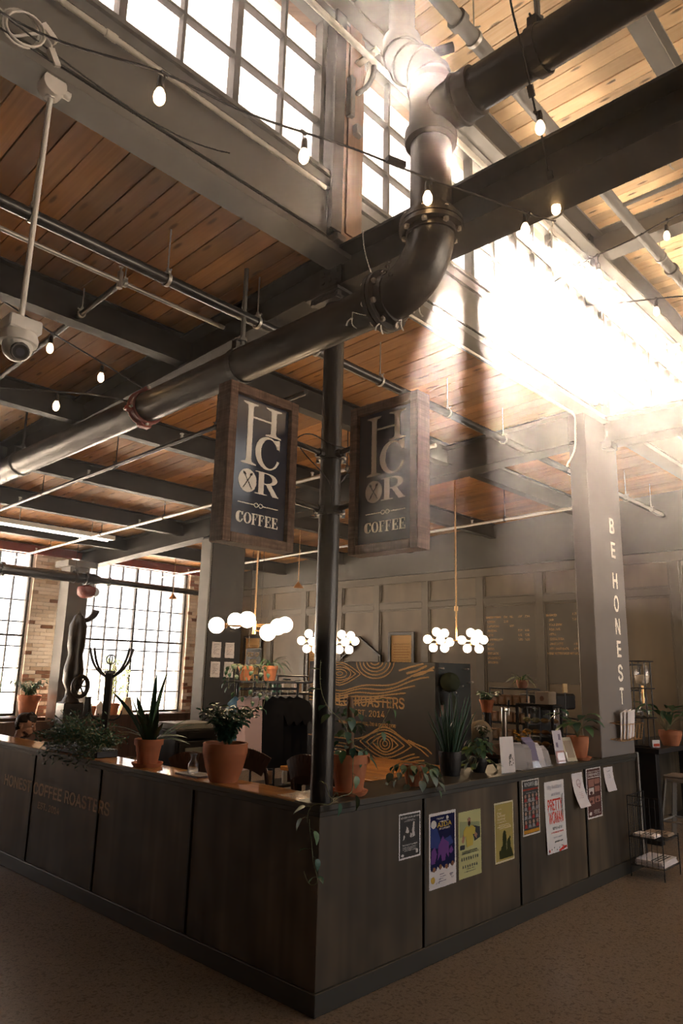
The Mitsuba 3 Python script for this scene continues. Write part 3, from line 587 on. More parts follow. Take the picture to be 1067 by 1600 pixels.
def serif_R(u0, z0, w, h):
    st = sbox(u0 + 0.14 * w, z0, u0 + 0.36 * w, z0 + h)
    ft = union_all([sbox(u0, z0, u0 + 0.5 * w, z0 + 0.045 * h), sbox(u0, z0 + 0.955 * h, u0 + 0.45 * w, z0 + h)])
    bo = union_all([ell(u0 + 0.5 * w, z0 + 0.74 * h, 0.42 * w, 0.26 * h), sbox(u0 + 0.3 * w, z0 + 0.48 * h, u0 + 0.5 * w, z0 + h)]).difference(union_all([ell(u0 + 0.46 * w, z0 + 0.74 * h, 0.25 * w, 0.215 * h), sbox(u0 + 0.33 * w, z0 + 0.525 * h, u0 + 0.46 * w, z0 + 0.955 * h)])).intersection(sbox(u0 + 0.3 * w, z0, u0 + w, z0 + h))
    leg = Polygon([(u0 + 0.44 * w, z0 + 0.5 * h), (u0 + 0.66 * w, z0 + 0.5 * h), (u0 + 0.95 * w, z0 + 0.05 * h), (u0 + 1.0 * w, z0 + 0.04 * h), (u0 + 1.0 * w, z0), (u0 + 0.74 * w, z0)])
    return union_all([st, ft, bo, leg])
def serif_small(ch, u0, z0, w, h):
    s = lambda a, b, c, d: sbox(u0 + a * w, z0 + c * h, u0 + b * w, z0 + d * h)
    if ch == 'C': return serif_C(u0 + w / 2, z0 + h / 2, w / 2, h / 2, w * 0.42)
    if ch == 'O': return ell(u0 + w / 2, z0 + h / 2, w / 2, h / 2).difference(ell(u0 + w / 2, z0 + h / 2, w * 0.24, h * 0.44))
    q = [s(0.12, 0.40, 0, 1), s(0, 0.55, 0, 0.06), s(0, 0.9, 0.93, 1), s(0.82, 0.9, 0.68, 1), s(0.3, 0.68, 0.48, 0.54), s(0.62, 0.68, 0.38, 0.64)]
    if ch == 'E': q += [s(0, 0.95, 0, 0.07), s(0.87, 0.95, 0, 0.34)]
    return union_all(q)
def sign(label, o, u, group):
    """o: the point of the face plane at the left edge, z = 0; u: the reading direction. 0.49 m wide panel opening 0.39 m."""
    t = thing('hanging_sign', label, 'sign')
    v = (0, 0, 1); nrm = np.cross(u, v); o = np.asarray(o, float); U = np.asarray(u, float)
    W, z0, z1, D = 0.515, 2.44, 3.345, 0.115
    at = lambda m, d=0.0: onto(m, o + nrm * d, u, v)
    F = 0.056
    for a, b, c, d in ((0, F, z0, z1), (W - F, W, z0, z1), (F, W - F, z0, z0 + F), (F, W - F, z1 - F, z1)):
        put(t, 'frame_board', at(rbx(a, b, c, d, -D, 0, 0.004)), 'sign_frame_wood')
    put(t, 'panel', at(bx(F, W - F, z0 + F, z1 - F, -D * 0.72, -0.030)), 'sign_panel')
    L = o + U * (F + 0.008)
    pl = lambda poly, mat, part, lab=None, d=-0.030: put(t, part, onto(plate(poly, 0.002), L + nrm * d, u, v), mat, label=lab)
    pl(serif_H(), 'sign_cream', 'letter', 'tall cream serif letter H')
    pl(serif_C(0.247, 2.992, 0.094, 0.098, 0.042), 'sign_cream', 'letter', 'cream serif letter C')
    pl(ell(0.1085, 2.805, 0.064, 0.066), 'sign_cream', 'roundel', 'cream disc with two crossed axes')
    pl(serif_R(0.163, 2.743, 0.178, 0.132), 'sign_cream', 'letter', 'cream serif letter R')
    axe = lambda s: union_all([LineString([(0.1085 - s * 0.030, 2.762), (0.1085 + s * 0.026, 2.842)]).buffer(0.0022), Polygon([(0.1085 + s * 0.034, 2.853), (0.1085 + s * 0.018, 2.848), (0.1085 + s * 0.012, 2.836), (0.1085 + s * 0.030, 2.838)])])
    pl(union_all([axe(1), axe(-1)]), col((0.05, 0.04, 0.035)), 'crossed_axes', None, -0.028)
    tw = union_all([LineString([(0.05, 2.675), (0.165, 2.675)]).buffer(0.0024), LineString([(0.225, 2.675), (0.34, 2.675)]).buffer(0.0024)] +
                   [LineString([(0.163 + 0.066 * i / 14, 2.675 + s * 0.012 * math.sin(math.pi * 2 * i / 14)) for i in range(15)]).buffer(0.0022) for s in (1, -1)])
    pl(tw, 'sign_cream', 'rope_line')
    x = 0.040
    for ch, w in zip('COFFEE', (0.052, 0.054, 0.044, 0.044, 0.048, 0.048)):
        pl(serif_small(ch, x, 2.562, w, 0.063), 'sign_cream', 'lettering'); x += w + 0.003
    # brackets to the round post
    e = U * 0 + o + nrm * (-D / 2)
    pc = np.array([0.09, 0.08, 0])
    near = o + nrm * (-D / 2) if np.linalg.norm((o + nrm * (-D / 2) - pc)[:2]) < np.linalg.norm((o + U * W + nrm * (-D / 2) - pc)[:2]) else o + U * W + nrm * (-D / 2)
    for z in (3.115, 2.755):
        c = np.array([0.09, 0.08, z]); q = np.array([near[0], near[1], z + 0.01])
        dd = (q - c) / np.linalg.norm(q - c)
        put(t, 'bracket_arm', cat([cyl(c + dd * 0.07, q, 0.017, 10), cyl(c + dd * 0.075, c + dd * 0.11, 0.028, 8)]), 'black_steel', smooth=40)
        b = put(t, 'post_clamp', cat([cyl(c - [0, 0, 0.028], c + [0, 0, 0.028], 0.079, 26), sweepbar(c + np.array([-dd[1], dd[0], 0]) * 0.06, c + np.array([-dd[1], dd[0], 0]) * 0.12, 0.02, 0.05), sweepbar(c - np.array([-dd[1], dd[0], 0]) * 0.06, c - np.array([-dd[1], dd[0], 0]) * 0.12, 0.02, 0.05)]), 'black_steel', smooth=40)
        for s in (-1, 1):
            h = c + np.array([-dd[1], dd[0], 0]) * 0.10 * s
            put(b, 'bolt', cyl(h - dd * 0.024, h + dd * 0.024, 0.009, 8), 'steel_bolt')
            h2 = c - dd * 0.078 + np.array([0, 0, 0.012 * s]) + np.array([-dd[1], dd[0], 0]) * 0.02
            put(b, 'bolt', cyl(h2, h2 - dd * 0.014, 0.008, 8), 'steel_bolt')
    return t
ts = sign('framed HCOR COFFEE sign left of the round post, its panel shining blue', (-0.775, 0.015, 0), (1, 0, 0), None)
put(ts, 'cable', cat([tube(spline([(-0.24, 0.06, 3.14), (-0.12, 0.02, 3.19), (0.02, 0.0, 3.16), (0.13, -0.02, 3.15), (0.2, 0.02, 3.05), (0.16, 0.06, 2.95), (0.10, 0.01, 2.92)], 30), 0.004, 6), tube(spline([(-0.2, 0.06, 3.1), (-0.08, 0.01, 2.98), (0.02, 0.01, 2.9), (0.04, 0.01, 2.8)], 20), 0.004, 6)]), 'plastic_black', smooth=True)
sign('framed HCOR COFFEE sign right of the round post with a dull black panel', (0.0, -0.165, 0), (0, -1, 0), None)

# ------------------------------------------------------------------ posters and papers stuck on the counter
def paper(label, x0, x1, z0, z1, base, prints, bend=0.0, group=None, name='poster', skew=0.0, frame=None):
    """A sheet on the counter face with its print as thin plates; prints: (part, colour, shapely in unit coordinates or (text, u, v, w, h))."""
    t = thing(name, label, 'poster', group)
    W, H = x1 - x0, z1 - z0
    def warp(m):
        v = m.vertices.copy(); s = np.clip((z1 - v[:, 2]) / H, 0, 1)
        v[:, 1] -= bend * s ** 2; v[:, 0] += skew * s ** 2; m.vertices = v; return m
    n = 8 if bend else 1
    g = [bx(x0, x1, -0.0012, -0.0004, z0 + H * i / n, z0 + H * (i + 1) / n) for i in range(n)]
    put(t, 'sheet', warp(cat(g)), col(frame or base, 0.6))
    if frame: put(t, 'picture', bx(x0 + W * 0.045, x1 - W * 0.045, -0.0016, -0.0012, z0 + W * 0.045, z1 - W * 0.045), col(base, 0.5))
    d = 0.0018
    for part, c, s in prints:
        if isinstance(s, list): ms = s
        else: ms = [s]
        out = []
        for q in ms:
            if isinstance(q, tuple):
                tx, u, v, w, h = q; m = text(tx, h * H, w * W, 0.0005)
                m.apply_translation([u * W, v * H, 0])
            else:
                m = plate(affinity.scale(q, W, H, origin=(0, 0)), 0.0005)
            out.append(m)
        m = onto(cat(out), (x0, -d, z0), (1, 0, 0), (0, 0, 1))
        put(t, part, warp(m), col(c)); d += 0.0004
    return t
E_ = lambda cx, cy, rx, ry: affinity.scale(Point(cx, cy).buffer(1, 10), rx, ry)
lines = lambda n, v, dv, u0=0.2, u1=0.8, h=0.008, seed=0: [sbox(u0 + 0.12 * random.Random(seed + i).random(), v - i * dv, u1 - 0.14 * random.Random(seed + 9 * i).random(), v - i * dv + h) for i in range(n)]
wht, blk = (0.76, 0.73, 0.74), (0.020, 0.020, 0.022)
paper('small black poster with white border, leftmost on the counter front', 0.703, 0.922, 0.648, 0.916, blk,
      [('print', (0.62, 0.6, 0.6), [('RED HEAD & FUNK NATION', 0.5, 0.885, 0.84, 0.035)] + lines(2, 0.84, 0.025, 0.22, 0.8, 0.008) + [Polygon([(0.62, 0.45), (0.60, 0.6), (0.66, 0.8), (0.72, 0.78), (0.70, 0.6), (0.74, 0.47)]), Polygon([(0.3, 0.58), (0.36, 0.7), (0.42, 0.66), (0.46, 0.56), (0.4, 0.55)]), Polygon([(0.5, 0.46), (0.53, 0.56), (0.6, 0.52), (0.58, 0.44)]), Polygon([(0.17, 0.4), (0.22, 0.53), (0.28, 0.5), (0.24, 0.44)]), ('THURSDAY NOVEMBER', 0.5, 0.285, 0.7, 0.03)] + lines(3, 0.24, 0.035, 0.15, 0.85, 0.01, 3) + [sbox(0.78, 0.09, 0.88, 0.17), E_(0.16, 0.09, 0.07, 0.03)])], frame=wht)
paper('tall AIDA poster with a purple temple on dark blue, second from the counter corner', 1.014, 1.318, 0.42, 0.880, wht,
      [('print', (0.022, 0.024, 0.075), Polygon([(0.05, 0.96), (0.95, 0.96), (0.95, 0.30)] + [(0.95 - 0.9 * i / 18, 0.26 + 0.035 * math.sin(i * 2.1)) for i in range(19)])),
       ('print', (0.05, 0.075, 0.25), [Polygon([(0.05, 0.55), (0.05, 0.85), (0.3, 0.78), (0.42, 0.62), (0.3, 0.52)]), Polygon([(0.5, 0.62), (0.8, 0.66), (0.9, 0.55), (0.6, 0.5)])]),
       ('print', (0.17, 0.075, 0.28), [Polygon([(0.3, 0.36), (0.33, 0.55), (0.43, 0.62), (0.5, 0.68), (0.57, 0.62), (0.72, 0.57), (0.72, 0.36), (0.62, 0.44), (0.58, 0.34), (0.46, 0.34), (0.42, 0.44)]), Polygon([(0.06, 0.33), (0.08, 0.5), (0.2, 0.55), (0.28, 0.45), (0.2, 0.33)]), Polygon([(0.72, 0.45), (0.82, 0.52), (0.9, 0.45), (0.8, 0.41)])]),
       ('print', (0.60, 0.42, 0.10), [('AIDA', 0.56, 0.80, 0.55, 0.062), E_(0.13, 0.12, 0.075, 0.045)]),
       ('print', (0.72, 0.7, 0.68), [E_(0.16, 0.85, 0.1, 0.055), ('IN CONCERT', 0.56, 0.765, 0.42, 0.022), ('THEATRE', 0.4, 0.905, 0.27, 0.022), E_(0.67, 0.915, 0.045, 0.027)] + lines(1, 0.87, 0.02, 0.28, 0.85, 0.01)),
       ('print', (0.28, 0.15, 0.09), [E_(u, 0.255 + 0.02 * (i % 2), 0.05, 0.032) for i, u in enumerate((0.17, 0.4, 0.63, 0.85))]),
       ('print', (0.2, 0.18, 0.24), lines(4, 0.17, 0.03, 0.3, 0.62, 0.008, 5) + [('J S', 0.3, 0.06, 0.14, 0.02), ('LH', 0.85, 0.09, 0.08, 0.02)] + lines(2, 0.14, 0.02, 0.7, 0.9, 0.014, 8))], bend=0.0)
paper('pale yellow poster of a bearded man in a yellow shirt beside the AIDA poster', 1.350, 1.630, 0.425, 0.850, (0.52, 0.52, 0.24),
      [('print', (0.36, 0.40, 0.22), Polygon([(0.05, 0.86), (0.95, 0.8), (0.95, 0.6), (0.05, 0.62)])),
       ('print', (0.06, 0.065, 0.07), [Polygon([(0.55, 0.78), (0.95, 0.72), (0.95, 0.56), (0.7, 0.52)]), sbox(0.06, 0.43, 0.26, 0.5), Polygon([(0.4, 0.885), (0.46, 0.9), (0.52, 0.885), (0.52, 0.85), (0.4, 0.85)]), ('A LIVE COMEDY SHOW', 0.47, 0.385, 0.66, 0.018), ('AMAZING WORLD', 0.5, 0.355, 0.74, 0.024)] + [E_(0.13 + 0.1 * i, 0.285 - 0.0 * i, 0.022, 0.028) for i in range(8)] + [E_(0.18 + 0.1 * i, 0.17, 0.022, 0.024) for i in range(7)] + lines(2, 0.125, 0.04, 0.2, 0.8, 0.006)),
       ('print', (0.42, 0.24, 0.17), [E_(0.46, 0.84, 0.065, 0.055), Polygon([(0.2, 0.66), (0.12, 0.55), (0.2, 0.52), (0.28, 0.62)]), Polygon([(0.72, 0.66), (0.83, 0.62), (0.78, 0.55), (0.68, 0.6)])]),
       ('print', (0.05, 0.03, 0.022), [E_(0.46, 0.805, 0.05, 0.035)]),
       ('print', (0.56, 0.46, 0.11), [Polygon([(0.34, 0.78), (0.46, 0.75), (0.58, 0.78), (0.74, 0.72), (0.7, 0.62), (0.62, 0.64), (0.62, 0.47), (0.34, 0.45), (0.32, 0.62), (0.22, 0.62), (0.2, 0.7)])])])
paper('mustard poster with dark cacti standing before two figures, alone on its panel', 1.81, 2.078, 0.447, 0.860, (0.40, 0.32, 0.085),
      [('print', (0.70, 0.62, 0.4), [('Free', 0.25, 0.80, 0.22, 0.04), ('Outdoor', 0.36, 0.75, 0.42, 0.045), ('Summer', 0.36, 0.70, 0.42, 0.04), ('CONCERTS', 0.37, 0.655, 0.46, 0.025)] + lines(3, 0.61, 0.028, 0.12, 0.9, 0.012) + lines(1, 0.88, 0.02, 0.1, 0.5, 0.01) + [sbox(0.0, 0.0, 1.0, 0.02), sbox(0.0, 0, 0.022, 1), sbox(0.97, 0, 1.0, 1)]),
       ('print', (0.05, 0.055, 0.025), [E_(0.5, 0.36, 0.1, 0.16), E_(0.72, 0.27, 0.09, 0.11), E_(0.78, 0.38, 0.04, 0.03), Polygon([(0.25, 0.06), (0.33, 0.26), (0.6, 0.3), (0.85, 0.2), (0.95, 0.06)]), sbox(0.22, 0.07, 0.34, 0.2)]),
       ('print', (0.2, 0.19, 0.10), [E_(0.6, 0.27, 0.03, 0.09)])], frame=(0.62, 0.58, 0.42))
paper('dark poster of many small portraits with an orange foot, left of the PRETTY WOMAN poster', 2.218, 2.485, 0.576, 0.986, (0.035, 0.03, 0.03),
      [('print', (0.30, 0.055, 0.04), [sbox(0.045, 0.80, 0.955, 0.83)]), ('print', (0.62, 0.30, 0.05), [sbox(0.045, 0.04, 0.955, 0.10)]),
       ('print', (0.50, 0.5, 0.5), [('NOVEMBER', 0.42, 0.875, 0.58, 0.07), sbox(0.75, 0.86, 0.9, 0.95)] + lines(3, 0.75, 0.16, 0.1, 0.9, 0.006)),
       ('print', (0.40, 0.27, 0.22), [E_(0.17 + 0.22 * i, 0.70 - 0.155 * j, 0.06, 0.035) for i in range(4) for j in range(4)]),
       ('print', (0.32, 0.32, 0.34), [Polygon([(0.08 + 0.22 * i, 0.6 - 0.155 * j), (0.11 + 0.22 * i, 0.66 - 0.155 * j), (0.23 + 0.22 * i, 0.66 - 0.155 * j), (0.26 + 0.22 * i, 0.6 - 0.155 * j)]) for i in range(4) for j in range(4) if (i + 2 * j) % 3]),
       ('print', (0.34, 0.05, 0.05), [Polygon([(0.08 + 0.22 * i, 0.6 - 0.155 * j), (0.11 + 0.22 * i, 0.66 - 0.155 * j), (0.23 + 0.22 * i, 0.66 - 0.155 * j), (0.26 + 0.22 * i, 0.6 - 0.155 * j)]) for i in range(4) for j in range(4) if not (i + 2 * j) % 3])], frame=(0.66, 0.62, 0.58))
paper('long white poster reading PRETTY WOMAN in red capitals', 2.572, 2.910, 0.396, 0.938, (0.80, 0.78, 0.79),
      [('print', (0.62, 0.05, 0.035), [('PRETTY', 0.5, 0.585, 0.74, 0.155), ('WOMAN', 0.52, 0.405, 0.72, 0.155), ('AT THE PRINCESS THEATRE', 0.55, 0.265, 0.62, 0.02), Polygon([(0.55, 0.02), (0.75, 0.05), (0.97, 0.06), (0.97, 0.03), (0.6, 0.0)]), E_(0.1, 0.04, 0.04, 0.02), E_(0.8, 0.06, 0.03, 0.015)]),
       ('print', (0.45, 0.44, 0.5), [('Big Brilliant', 0.5, 0.89, 0.74, 0.05), ('and Bold', 0.55, 0.79, 0.45, 0.045), ('21 OCTOBER', 0.55, 0.195, 0.45, 0.02)]),
       ('print', (0.08, 0.08, 0.09), [('SEPT 21 - OCT 2', 0.55, 0.315, 0.46, 0.035), ('MIRVISH.COM', 0.58, 0.135, 0.4, 0.022)] + [E_(0.08 + 0.13 * i, 0.035 + 0.02 * (i % 3), 0.02, 0.01) for i in range(7)])], bend=0.012)
t = [q for q in labels if q.startswith('poster')][-1]
m = text('THE MUSICAL', 0.028, 0.17, 0.0005); put(t, 'print', onto(m, (2.905, -0.004, 0.74), (0, 0, -1), (1, 0, 0)) if False else onto(m, (2.875, -0.006, 0.745), (0, 0, 1), (-1, 0, 0)), col((0.12, 0.12, 0.13)))
paper('small white flyer with a ring drawing, curling off the counter right of PRETTY WOMAN', 3.060, 3.262, 0.688, 0.966, (0.78, 0.75, 0.78),
      [('print', (0.42, 0.26, 0.28), [E_(0.55, 0.70, 0.2, 0.11).difference(E_(0.55, 0.70, 0.17, 0.09)), ('COFFEE', 0.55, 0.66, 0.26, 0.03), E_(0.58, 0.57, 0.05, 0.03)] + lines(4, 0.42, 0.05, 0.3, 0.8, 0.008))], bend=0.05, skew=0.05)
paper('maroon open house poster of small photographs in a white border', 3.340, 3.640, 0.562, 0.988, (0.085, 0.028, 0.024),
      [('print', (0.70, 0.64, 0.62), [('COME AND SEE US', 0.5, 0.905, 0.8, 0.022), ('OPEN HOUSE', 0.5, 0.835, 0.82, 0.05), sbox(0.08, 0.795, 0.92, 0.81), sbox(0.14, 0.47, 0.48, 0.6)] + [E_(0.2, 0.1, 0.09, 0.035)] + lines(3, 0.14, 0.03, 0.35, 0.9, 0.008)),
       ('print', (0.34, 0.17, 0.14), [sbox(0.12, 0.62, 0.5, 0.77), sbox(0.54, 0.66, 0.88, 0.77), sbox(0.54, 0.51, 0.88, 0.62), sbox(0.14, 0.28, 0.48, 0.42), sbox(0.54, 0.30, 0.88, 0.42)]),
       ('print', (0.10, 0.05, 0.05), [E_(0.3, 0.5, 0.1, 0.03), E_(0.7, 0.34, 0.08, 0.03), E_(0.28, 0.33, 0.08, 0.03)])], frame=(0.74, 0.70, 0.68))
paper('smallest plain white flyer, last on the counter before the metal corner', 3.708, 3.905, 0.754, 0.967, (0.78, 0.75, 0.78),
      [('print', (0.3, 0.3, 0.34), [('STAFF', 0.5, 0.80, 0.4, 0.05)] + lines(4, 0.7, 0.05, 0.25, 0.75, 0.01))], bend=0.02, skew=0.04)

# ------------------------------------------------------------------ plants
def leaf(L, W, bend=0.3, fold=0.25, n=7, shape='heart', twist=0.0):
    """A leaf along +x from its base, folded at the midrib, bending down (-z)."""
    t = np.linspace(0, 1, n)
    if shape == 'heart': w = np.sin(np.pi * np.clip(t * 0.93 + 0.07, 0, 1)) ** 0.75 * (1.25 - 0.75 * t)
    elif shape == 'blade': w = np.minimum(1, t * 5 + 0.45) * (1 - t ** 3) ** 0.8
    elif shape == 'lance': w = np.sin(np.pi * np.clip(t, 0, 1)) ** 0.9 * (1.15 - 0.3 * t)
    else: w = np.sin(np.pi * t) ** 0.7
    w = np.maximum(w, 0.02) * W / 2
    ang = -bend * t; x = np.concatenate([[0], np.cumsum(np.cos(ang[1:]) * np.diff(t))]) * L; z = np.concatenate([[0], np.cumsum(np.sin(ang[1:]) * np.diff(t))]) * L
    V = []
    for i in range(n):
        c, s = math.cos(twist * t[i]), math.sin(twist * t[i])
        for k in (-1, 0, 1):
            y, h = k * w[i], abs(k) * w[i] * fold
            V.append([x[i], y * c - h * s, z[i] + y * s + h * c])
    F = []
    for i in range(n - 1):
        for k in (0, 1):
            a = i * 3 + k; F += [[a, a + 3, a + 4], [a, a + 4, a + 1]]
    return trimesh.Trimesh(np.array(V), np.array(F), process=False)
def aim(m, p, yaw, pitch, roll=0.0):
    M = trimesh.transformations.euler_matrix(roll, -pitch, yaw, 'sxyz'); M[:3, 3] = p
    m = m.copy(); m.apply_transform(M); return m
def pot(t, c, r, h, rim=True, saucer=0.0, mat='terracotta', r0=None):
    """A clay pot on c; r is the rim's radius."""
    rb = r0 or r * 0.68; w = r * 0.09
    pr = [(0, 0.004), (rb * 0.96, 0.0), (rb, 0.006)]
    pr += ([(r * 0.89, h * 0.76), (r, h * 0.765), (r * 1.02, h * 0.985), (r * 1.0, h)] if rim else [(rb + (r - rb) * 0.55, h * 0.35), (r * 0.985, h * 0.72), (r, h * 0.74), (r * 1.0, h * 0.985), (r * 0.99, h)])
    pr += [(r - w, h), (r - w * 1.4, h * 0.86), (rb, h * 0.84)]
    z = c[2]
    if saucer:
        put(t, 'saucer', lathe([(0, 0), (saucer * 0.86, 0), (saucer, 0.02), (saucer * 1.02, 0.028), (saucer * 0.96, 0.028), (saucer * 0.86, 0.012), (0, 0.012)], c), mat, smooth=35); z += 0.013
    put(t, 'pot', lathe(pr, (c[0], c[1], z)), mat, smooth=35)
    put(t, 'soil', lathe([(0, h * 0.90), (r - w * 1.3, h * 0.88)], (c[0], c[1], z), 18), 'soil', smooth=True)
    return z + h * 0.88
GREENS = ('leaf_deep', 'leaf_mid', 'leaf_blue', 'leaf_grey')
def vine(t, pts, leaves, size=0.06, mats=('leaf_mid', 'leaf_blue', 'leaf_pale'), stem=0.0025, rng=None, shape='heart', label=None):
    """A trailing stem with single heart leaves at fractions of its length: (fraction, yaw, pitch[, size])."""
    P = spline(pts, 40); put(t, 'vine', tube(P, stem, 5), 'stem', smooth=True)
    for q in leaves:
        f, yaw, pit = q[:3]; s = q[3] if len(q) > 3 else size
        p = P[int(f * 39)]; d = np.array([math.cos(yaw) * math.cos(pit * 0.3), math.sin(yaw) * math.cos(pit * 0.3), math.sin(pit * 0.3)])
        b = p + d * s * 0.45
        lf = put(t, 'leaf', aim(leaf(s, s * 0.78, 0.7, 0.16, 7), b, yaw, pit, RNG.uniform(-0.3, 0.3)), RNG.choice(mats), smooth=True)
        put(lf, 'leaf_stalk', tube([p, p + d * s * 0.25 + [0, 0, 0.004], b], 0.0014, 4), 'stem')

# pothos in the clay pot beside the round post, climbing and trailing over the corner
k = thing('potted_pothos', 'trailing pothos in a terracotta pot right of the round post, vines over the corner', 'potted plant')
pc = np.array([0.385, 0.135, 1.05]); zt = pot(k, pc, 0.123, 0.225, saucer=0.115)
put(k, 'moss_pole', cat([tube([(0.40, 0.15, zt - 0.05), (0.405, 0.15, zt + 0.2), (0.40, 0.155, zt + 0.34)], [0.022, 0.025, 0.021], 10), ball((0.40, 0.155, zt + 0.345), 0.022, 1)]), 'twig', smooth=True)
r_ = random.Random(5)
for i in range(34):
    a, z = r_.uniform(0, 6.28), zt + r_.uniform(-0.01, 0.33); rr = r_.uniform(0.03, 0.09)
    b = np.array([0.40 + rr * math.cos(a), 0.15 + rr * math.sin(a), z]); s = r_.uniform(0.05, 0.085)
    lf = put(k, 'leaf', aim(leaf(s, s * 0.75, r_.uniform(0.3, 0.9), 0.16), b, a + r_.uniform(-0.5, 0.5), r_.uniform(-0.9, 0.3), r_.uniform(-0.4, 0.4)), r_.choice(['leaf_mid', 'leaf_blue', 'leaf_deep', 'leaf_grey', 'leaf_pale']), smooth=True)
    put(lf, 'leaf_stalk', tube([(0.40, 0.15, z - 0.03), b], 0.0015, 4), 'stem')
for (dx, dy, a, p, s) in ((0.03, -0.06, -1.0, -0.5, 0.16), (0.07, -0.02, -0.5, -0.3, 0.13), (-0.02, -0.1, -1.7, -1.2, 0.10), (-0.10, -0.04, -2.6, -0.6, 0.09), (0.02, -0.11, -1.3, -1.3, 0.09)):
    put(k, 'leaf', aim(leaf(s, s * 0.55, 0.5, 0.2), (pc[0] + dx, pc[1] + dy, zt + 0.05), a, p), r_.choice(['leaf_mid', 'leaf_blue']), smooth=True)
vine(k, [(0.34, 0.06, zt + 0.0), (0.29, -0.0, zt + 0.06), (0.215, -0.01, zt + 0.16), (0.15, -0.005, zt + 0.24), (0.06, -0.0, zt + 0.30), (0.0, 0.02, zt + 0.42), (0.0, 0.03, zt + 0.52), (0.01, 0.04, zt + 0.58)],
     [(0.2, 3.6, -0.9), (0.34, 4.0, -0.7), (0.44, -0.4, 0.2), (0.56, 2.9, -0.4, 0.075), (0.66, 3.3, -0.1), (0.78, 2.6, 0.1, 0.075), (0.86, 0.4, 0.2), (0.93, 2.8, 0.3, 0.06), (0.99, 0.5, 0.4, 0.06)])
vine(k, [(0.40, 0.1, zt + 0.02), (0.46, 0.02, zt + 0.10), (0.50, -0.02, zt + 0.20), (0.54, -0.05, zt + 0.30), (0.52, -0.07, zt + 0.36)], [(0.3, -0.6, -0.4), (0.5, -1.4, -0.9), (0.62, 0.2, 0.2), (0.85, -0.9, -1.0), (0.99, 2.4, 0.3)])
vine(k, [(0.33, 0.05, zt + 0.01), (0.255, -0.01, zt - 0.02), (0.235, -0.03, zt - 0.10), (0.20, -0.05, zt - 0.16), (0.12, -0.05, 1.09), (0.06, -0.05, 1.07), (0.02, -0.05, 1.055), (-0.02, -0.02, 1.06), (-0.045, 0.02, 1.045), (-0.04, 0.055, 0.98), (-0.035, 0.06, 0.95)],
     [(0.25, 4.6, -1.2, 0.07), (0.42, -0.5, -1.2, 0.085), (0.62, -1.2, -1.3, 0.075), (0.85, 2.2, -0.2, 0.08), (0.97, 2.5, -0.8, 0.075)])
vine(k, [(-0.03, 0.05, 0.97), (-0.035, 0.035, 0.90), (-0.035, 0.02, 0.84), (-0.04, 0.0, 0.76), (-0.04, -0.03, 0.70), (-0.04, -0.035, 0.67), (-0.04, 0.0, 0.645), (-0.035, 0.05, 0.66), (-0.035, 0.075, 0.70)],
     [(0.12, -1.4, -0.9, 0.075), (0.34, 2.0, 0.0, 0.06), (0.42, -1.4, -1.1, 0.065), (0.62, -1.7, -0.3, 0.05), (0.66, 2.0, -0.5, 0.045)])
vine(k, [(0.04, -0.045, 1.065), (0.045, -0.06, 1.10), (0.06, -0.065, 1.115), (0.08, -0.06, 1.10), (0.05, -0.055, 1.085), (0.0, -0.05, 1.15), (-0.01, -0.05, 1.17)], [(0.98, 2.0, 0.8, 0.03)], stem=0.002)

# big broad pot of dark glossy stems on the ledge
k = thing('potted_zz_plant', 'bushy dark green plant in the largest orange pot, on the wooden ledge', 'potted plant')
zt = pot(k, (0.105, 1.01, 1.05), 0.150, 0.245, rim=False, r0=0.095)
r_ = random.Random(8)
def leafy_stems(t, c, n, h, spread, leaf_l, leaf_w, mats, seed, per=13, shape='lance', droop=0.5, start=0.25, stems='stem'):
    r_ = random.Random(seed); ls = {m: [] for m in mats}; st = []
    for i in range(n):
        a = 2 * math.pi * (i + r_.random() * 0.7) / n; sp = spread * r_.uniform(0.35, 1.05); hh = h * r_.uniform(0.7, 1.05)
        P = spline([c, (c[0] + math.cos(a) * sp * 0.35, c[1] + math.sin(a) * sp * 0.35, c[2] + hh * 0.6), (c[0] + math.cos(a) * sp, c[1] + math.sin(a) * sp, c[2] + hh * r_.uniform(0.85, 1.0))], 16)
        st.append(tube(P, np.linspace(0.004, 0.0015, 16), 5))
        for j in range(per):
            f = start + (1 - start) * j / (per - 1); p = P[int(f * 15)]
            d = P[min(15, int(f * 15) + 1)] - P[max(0, int(f * 15) - 1)]; ya = math.atan2(d[1], d[0]) + (1.2 if j % 2 else -1.2) * r_.uniform(0.6, 1.2)
            s = leaf_l * r_.uniform(0.75, 1.15)
            ls[r_.choice(mats)].append(aim(leaf(s, leaf_w * s / leaf_l, droop * r_.uniform(0.4, 1.4), 0.2, 5, shape), p, ya, r_.uniform(-0.5, 0.7), r_.uniform(-0.5, 0.5)))
    put(t, 'stems', cat(st), stems, smooth=True)
    for m in mats: put(t, 'foliage', cat(ls[m]), m, smooth=True, kind='stuff')
leafy_stems(k, (0.105, 1.01, zt), 46, 0.29, 0.21, 0.062, 0.028, ['leaf_deep', 'leaf_deep', 'leaf_blue'][:2] and ['leaf_deep', 'leaf_blue'], 21, 15)

